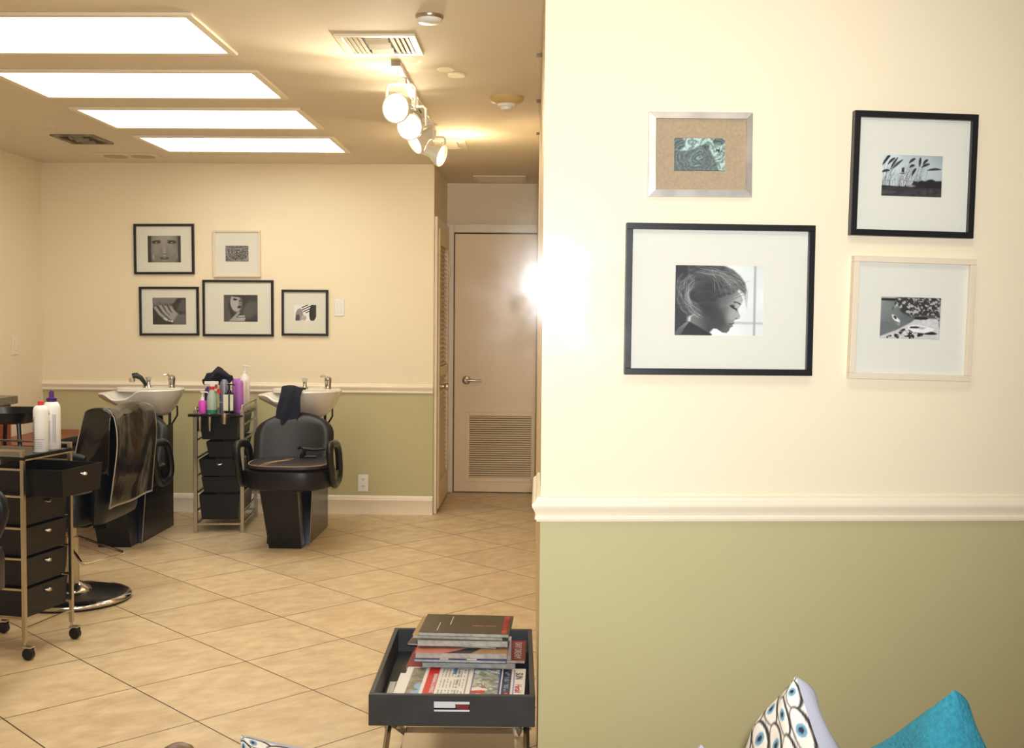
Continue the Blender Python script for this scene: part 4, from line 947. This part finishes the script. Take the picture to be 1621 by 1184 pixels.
MB().tube([cape(1, .40+.6*j/60) for j in range(61)], .0028, 6).build('hem', M_hem, t, smooth=True)
MB().tube([cape_side(0, j/30) for j in range(31)], .0025, 6).build('hem', M_hem, t, smooth=True)

# ---------------------------------------------------------------- left side furniture
t = thing('low_cabinet', 'low red-brown wooden cabinet in the back left corner', 'cabinet', (-3.38, 6.62, 0))
MB().box(0, .46, .0, .92, .0, .53).build('body', M_redwood, t, bevel=.003)
MB().box(0, .50, -.02, .93, .53, .56).build('cabinet_top', M_redwood, t, bevel=.004)
for k in range(2): d_ = MB().box(.46, .475, .02+.46*k, .45+.46*k, .04, .50).build('door', M_redwood, t, bevel=.003); MB().lathe([(0, 0), (.012, 0), (.014, .02), (0, .022)], 12, (.475, .40+.46*k, .28), 'x').build('door_knob', M_chromedull, d_, smooth=True)
t = thing('styling_station', 'red wooden station with speckled granite top against the left wall', 'station', (-3.395, 5.10, 0))
MB().box(0, .265, 0, 1.43, 0, .815).build('body', M_redwood, t, bevel=.003)
MB().box(0, .295, -.02, 1.46, .815, .862).build('worktop', M_granite, t, bevel=.004)
t = thing('tool_stand', 'black shallow tray on thin black legs behind the foreground trolley', 'tray', (-2.68, 5.60, 0))
o_ = [superring(0, 0, z, rx, ry, 4, 36) for z, rx, ry in ((.800, .12, .15), (.812, .15, .19), (.858, .172, .215), (.860, .172, .215), (.858, .163, .206), (.822, .142, .182), (.818, .05, .06))]
MB().rings(o_).build('tray', M_plastic, t, smooth=True)
for sx in (-1, 1):
    for sy in (-1, 1): MB().tube([(sx*.10, sy*.14, .805), (sx*.135, sy*.17, .40), (sx*.16, sy*.19, .01)], [.011, .009, .009], 8).build('leg', M_plastic, t, smooth=True)
MB().box(-.135, .135, -.165, .165, .30, .315).build('lower_shelf', M_plastic, t)

# ---------------------------------------------------------------- magazine tray table
t = thing('tray_table', 'dark grey wooden tray table on crossed metal legs beside the near wall', 'table', (-.236, 3.28, 0), .022)
a, b = .224, .325; z0, z1 = .250, .336; th = .014
MB().box(-a, a, -b, -b+th, z0, z1).box(-a, a, b-th, b, z0, z1).box(-a, -a+th, -b+th, b-th, z0, z1).box(a-th, a, -b+th, b-th, z0, z1).box(-a+th, a-th, -b+th, b-th, z0, z0+.012).build('tray', M_greywood, t, bevel=.002)
MB().box(-.048, .048, -b-.0015, -b+.001, .292, .318).build('handle_slot', M_dark, t)
MB().box(-.048, .010, -b-.004, -b-.001, .302, .319).box(.010, .048, -b-.004, -b-.001, .312, .319).box(-.048, .048, -b-.004, -b-.001, .292, .297).build('slot_paper', mat('slot_paper_white', (214, 218, 222), .5), t, bevel=.001)
MB().box(.012, .046, -b-.003, -b-.0014, .298, .312, rot_m('Y', .15)).build('slot_paper_red', mat('slot_red', (120, 24, 26), .5), t)
for sx in (-1, 1):
    x = sx*.185
    MB().tube([(x, -.25, .248), (x, .27, .012)], .009, 4, flat=1.6).build('leg', M_plastic, t)
    MB().tube([(x+sx*.02, .25, .248), (x+sx*.02, -.27, .012)], .009, 4, flat=1.6).build('leg', M_chromedull, t)
    MB().lathe([(0, -.024), (.008, -.024), (.008, .024), (0, .024)], 12, (x+sx*.01, 0, .130), 'x').build('pivot_bolt', M_chrome, t)
for bx_ in ((-.20, .20, -.275, -.262, .010, .030), (-.18, .18, .262, .275, .010, .030), (-.185, .185, .02, .035, .150, .165)): MB().box(*bx_).build('cross_bar', M_chromedull, t)
MB().box(-.17, .17, -.16, .12, .060, .064).build('lower_glass_shelf', M_chrome, t)

TZ = z0+.012
def tt(x, y): c, s = math.cos(.022), math.sin(.022); return (-.236+x*c-y*s, 3.28+x*s+y*c)
GM = 'magazines stacked in the tray table'
M_page = mat('page_edges', (186, 184, 172), .8, noise=.3, nscale=60)
def stripes_pages(m): return m
def magazine(label, x, y, z, th_, rz, cover, w_=.275, d_=.210, extra=None, bend=0.0, tiltx=0.0):
    p = tt(x, y); t = thing('magazine', label, 'magazine', (p[0], p[1], z), rz, GM)
    t.rotation_euler = (tiltx, 0, rz)
    a, b = w_/2, d_/2
    MB().box(-a+.002, a-.002, -b+.002, b-.002, .0006, th_-.0006).build('pages', M_page, t)
    MB().box(-a, a, -b, b, th_-.0006, th_).box(-a, a, -b, b, 0, .0006).box(-a, a, b-.0007, b, 0, th_).build('cover', cover, t)
    if extra: extra(t, th_)
    return t
C_brown = mat('brown_black_cover', (60, 48, 36), .28, noise=.45, nscale=9); C_grey = mat('grey_cover', (120, 126, 124), .3, noise=.3, nscale=12); C_tan = mat('tan_cover', (176, 142, 92), .4, noise=.2, nscale=12)
C_red = mat('crimson_cover', (146, 28, 34), .4); C_white = mat('white_cover', (214, 216, 218), .35); C_dark = mat('dark_cover', (36, 34, 38), .3, noise=.4, nscale=10); C_peach = mat('peach_cover', (212, 134, 110), .45, noise=.25, nscale=6); C_blue = mat('blue_cover', (48, 84, 150), .4, noise=.7, nscale=16)
z = TZ
YM = .165
def add(label, x, th_, rz, cover, y=None, **kw):
    global z
    y = YM if y is None else y; th_ = th_*1.30
    o = magazine(label, x, y, z, th_, rz, cover, **kw); z += th_+.0008; return o
def red_txt(t, h_):
    text('cover_text', 'DAY DREAM', .030, C_white, t, (.118, 0, h_+.0002), (0, 0, -PI/2), .0002)
def blue_deco(t, h_):
    MB().box(-.06, -.035, -.104, -.02, h_, h_+.0004).box(.02, .05, -.104, -.02, h_, h_+.0004).build('cover_patches', C_white, t)
def peach_deco(t, h_):
    MB().prism([(-.05, -.1045), (.03, -.1045), (.06, -.05), (.02, -.05)], h_, h_+.0004, 'z').build('cover_dark_patch', C_dark, t)
    MB().prism([(.03, -.1045), (.137, -.1045), (.137, -.05), (.06, -.05)], h_, h_+.0004, 'z').build('cover_tan_patch', C_tan, t)
add('magazine at the very bottom of the stack, dark cover edge', .03, .010, .02, C_dark, w_=.30)
add('crimson magazine at the bottom, its cover corner showing at the left', .005, .009, -.03, C_red, w_=.325)
add('grey magazine above the two bottom ones in the stack', .03, .012, .015, C_grey, w_=.285)
add('red magazine with white title sticking out at the right side of the stack', .060, .007, .0, C_red, extra=red_txt, w_=.285)
add('pale silver magazine just over the red titled one', .020, .009, .02, C_white)
add('blue covered magazine in the middle of the stack', .010, .006, -.02, C_blue, y=.092, extra=blue_deco)
add('peach and black covered magazine in the middle of the stack', .010, .012, .01, C_peach, y=.104, extra=peach_deco)
add('dark magazine with pale spine jutting out to the left', -.010, .004, -.10, C_dark)
add('thick grey magazine under the two tan edged ones', .012, .014, .01, C_grey, y=.150)
add('tan edged magazine directly under the top one', .002, .008, -.05, C_tan, y=.160)
def top_deco(t, h_):
    MB().box(.112, .128, -.098, .098, h_, h_+.0005).build('title_band', mat('title_red', (176, 40, 26), .4), t)
    text('cover_text', 'HAIRSTYLE', .026, mat('title_dark_red', (120, 18, 16), .4), t, (.120, 0, h_+.0007), (0, 0, -PI/2), .0002)
    MB().box(-.085, -.083, -.08, .01, h_, h_+.0006).box(-.052, -.050, -.01, .08, h_, h_+.0006).build('cover_rules', C_white, t)
    text('cover_text', 'Beauty trends', .013, C_peach, t, (.055, -.02, h_+.0004), (0, 0, 0), .0002)
add('brown black glossy magazine with red title, topmost of the stack', .020, .008, -.035, C_brown, y=.150, extra=top_deco, tiltx=.0)

def art_news(k=0):
    A = Art(110, 90, .90); A.a = A.a*np.array([1, .985, .95])      # u along x (left to right), v from back to front; page is turned so its head is at the right
    rs = np.random.RandomState(5+k); X = A.X; Y = A.Y
    def rect(x0, x1, y0, y1): return ((X >= x0) & (X < x1) & (Y >= y0) & (Y < y1))*1.0
    ph = rect(.05, .16, .03, .97); n_ = A.noise(18, 7+k); A.put(ph, np.stack([.35+.4*n_, .35+.35*n_, .3+.3*n_], -1)); A.put(ph*(A.noise(5, 9) > .62), (.55, .68, .85))
    A.put(rect(.19, .28, .0, 1), (.80, .20, .16))
    for x in np.arange(.31, .50, .026): A.put(rect(x, x+.010, .04, .95)*(A.noise(40, 11) > .38)*(np.abs(Y-.34) > .03)*(np.abs(Y-.66) > .03), .55)
    A.put(rect(.40, .425, .02, .22), (.35, .5, .65)); A.put(rect(.515, .528, .05, .95), .45)
    A.put(rect(.56, .80, .02, .82), (.20, .28, .55)); ph2 = rect(.575, .785, .04, .80); n2 = A.noise(26, 13); A.put(ph2, np.stack([.25+.65*n2, .3+.6*n2, .3+.5*n2], -1)); A.put(rect(.575, .68, .58, .78), (.75, .25, .18)); A.put(ph2*(A.noise(9, 14) > .66), (.85, .88, .86))
    A.put(rect(.62, .72, .87, 1), .25); A.put(rect(.815, .885, .02, 1), (.12, .17, .30)); A.put(rect(.83, .865, .12, .7)*(A.noise(40, 15) > .55), (.5, .55, .65)); A.put(rect(.835, .87, .74, .84), (.8, .25, .2))
    A.put(rect(.905, .912, .05, 1), (.25, .35, .7)); return A
def newspaper(label, x, y, z_, rz, w_, d_, k=0, masthead=True):
    p = tt(x, y); t = thing('newspaper', label, 'newspaper', (p[0], p[1], z_), rz, 'newspapers in the tray table')
    a, b = w_/2, d_/2
    MB().box(-a, a, -b, b, 0, .013).build('folded_pages', mat('newsprint', (226, 220, 206), .9), t)
    A = art_news(k); A.mesh('front_page', w_, d_, t, m=M_print, fn=lambda u, v: ((u-.5)*w_*.998, (.5-v)*d_*.998, .0133))
    if masthead:
        text('masthead', 'SUN', .030, M_ink, t, (w_*.445, d_*.26, .0135), (0, 0, -PI/2), .0002, bold=.0006)
        text('masthead', 'Herald', .026, mat('masthead_red', (180, 50, 60), .6), t, (w_*.445, -d_*.12, .0135), (0, 0, -PI/2), .0002, bold=.0005)
        text('headline', 'EXPANDING COMMERCE', .0145, C_white, t, (-w_*.245, 0, .0135), (0, 0, -PI/2), .0002, bold=.0003)
    return t
newspaper('newspaper at the bottom, its photo edge sticking out at the far left', -.030, -.150, TZ, .03, .335, .235, 1, False)
newspaper('folded newspaper in the middle of the three in the tray', .006, -.135, TZ+.0140, .0, .36, .270, 2, False)
newspaper('top newspaper with red banner, crowd photo and sideways masthead', .022, -.130, TZ+.0280, -.006, .352, .290, 0, True)

# ---------------------------------------------------------------- bench and cushions in front of the near wall
t = thing('bench', 'low brown wooden bench by the window, only one rounded post top visible', 'bench', (0.388, 1.68, 0))
MB().box(-.98, .98, -.25, .25, .290, .330).build('seat', M_brownwood, t, bevel=.01)
for sx in (-1, 1):
    for sy in (-1, 1): MB().box(sx*.94-.022, sx*.94+.022, sy*.21-.022, sy*.21+.022, 0, .290).build('leg', M_brownwood, t, bevel=.004)
    MB().lathe([(0, .330), (.022, .330), (.022, .655), (.026, .663), (.027, .672), (.023, .682), (.013, .688), (0, .690)], 24, (sx*.94, 0, 0)).build('post', M_brownwood, t, smooth=True)
    MB().tube([(sx*.94, -.23, .33), (sx*.94, -.23, .50), (sx*.94, -.19, .54), (sx*.94, .19, .54), (sx*.94, .23, .50), (sx*.94, .23, .33)], .018, 12).build('arm', M_brownwood, t, smooth=True)

def eyes_art(nx=170, ny=170):
    A = Art(nx, ny, .88); A.a = A.a*np.array([1, .96, .90]); rs = np.random.RandomState(8)
    for r in range(11):
        for c in range(7):
            cx = (c+.5*(r % 2))/6; cy = (r+.5)/11; rx, ry = .086, .038
            up_ = A.ell(cx, cy, rx, ry, -.10, .12); big = A.ell(cx, cy-.004, rx*1.08, ry*1.30, -.10, .10)
            A.put(big, (.16, .13, .12)); A.put(up_, (.93, .90, .84)); A.put(A.ell(cx, cy+.01, rx*.95, ry*.95, -.1, .3)*.25, (.75, .66, .56))
            A.put(A.ell(cx, cy, .025, .027, 0, .15), (.42, .58, .66)); A.put(A.ell(cx, cy, .011, .014, 0, .2), (.12, .14, .18))
    return A
def cushion_pt(u, v, side, sz, th):
    # pillow surface: pinched corners, full middle
    a, b = math.sin((u-.5)*PI), math.sin((v-.5)*PI)
    f = (1-a*a)*(1-b*b); t_ = max(0, f)**.38
    pin = .09
    x = a*(1-pin*(1-b*b)); y = b*(1-pin*(1-a*a))
    return Vector((x*sz/2, side*th/2*t_, y*sz/2))
def cushion(name, label, loc, rot, sz, th, eyes, m_back):
    t = bpy.data.objects.new(name, None); COL.objects.link(t); t.location = loc; t.rotation_euler = rot; tag(t, label, 'cushion')
    wr = lambda p, u, v: p+Vector((0, .004*math.sin(u*21+v*6)+.005*math.sin(v*17-u*9), 0))*min(1, 8*min(u, 1-u, v, 1-v))
    if eyes:
        A = eyes_art(); A.mesh('front_panel', 1, 1, t, m=M_eyes, fn=lambda u, v: tuple(wr(cushion_pt(u, 1-v, -1, sz, th), u, v)))
    else:
        MB().grid(lambda u, v: wr(cushion_pt(u, v, -1, sz, th), u, v), 50, 50).build('front_panel', m_back, t, smooth=True)
    MB().grid(lambda u, v: wr(cushion_pt(u, v, 1, sz, th), u, v), 50, 50).build('back_panel', m_back, t, smooth=True)
    return t
D = math.radians
cushion('cushion', 'cushion with blue eye pattern and pale grey back, standing corner up', (.403, 1.690, .570), (0, D(40), D(-76)), .33, .17, True, M_greyfab)
cushion('cushion', 'teal woven cushion with one corner pointing up at the bottom right', (.612, 1.690, .569), (0, D(52), D(-66)), .33, .16, False, M_teal)
cushion('cushion', 'cushion with blue eye pattern, only its top edge showing at bottom left', (-.322, 1.70, .521), (0, D(8), D(4)), .32, .13, True, M_greyfab)
cushion('cushion', 'pale blue cushion corner peeking left of the standing eye patterned one', (.250, 1.62, .552), (0, D(42), D(12)), .25, .08, False, M_greyfab)
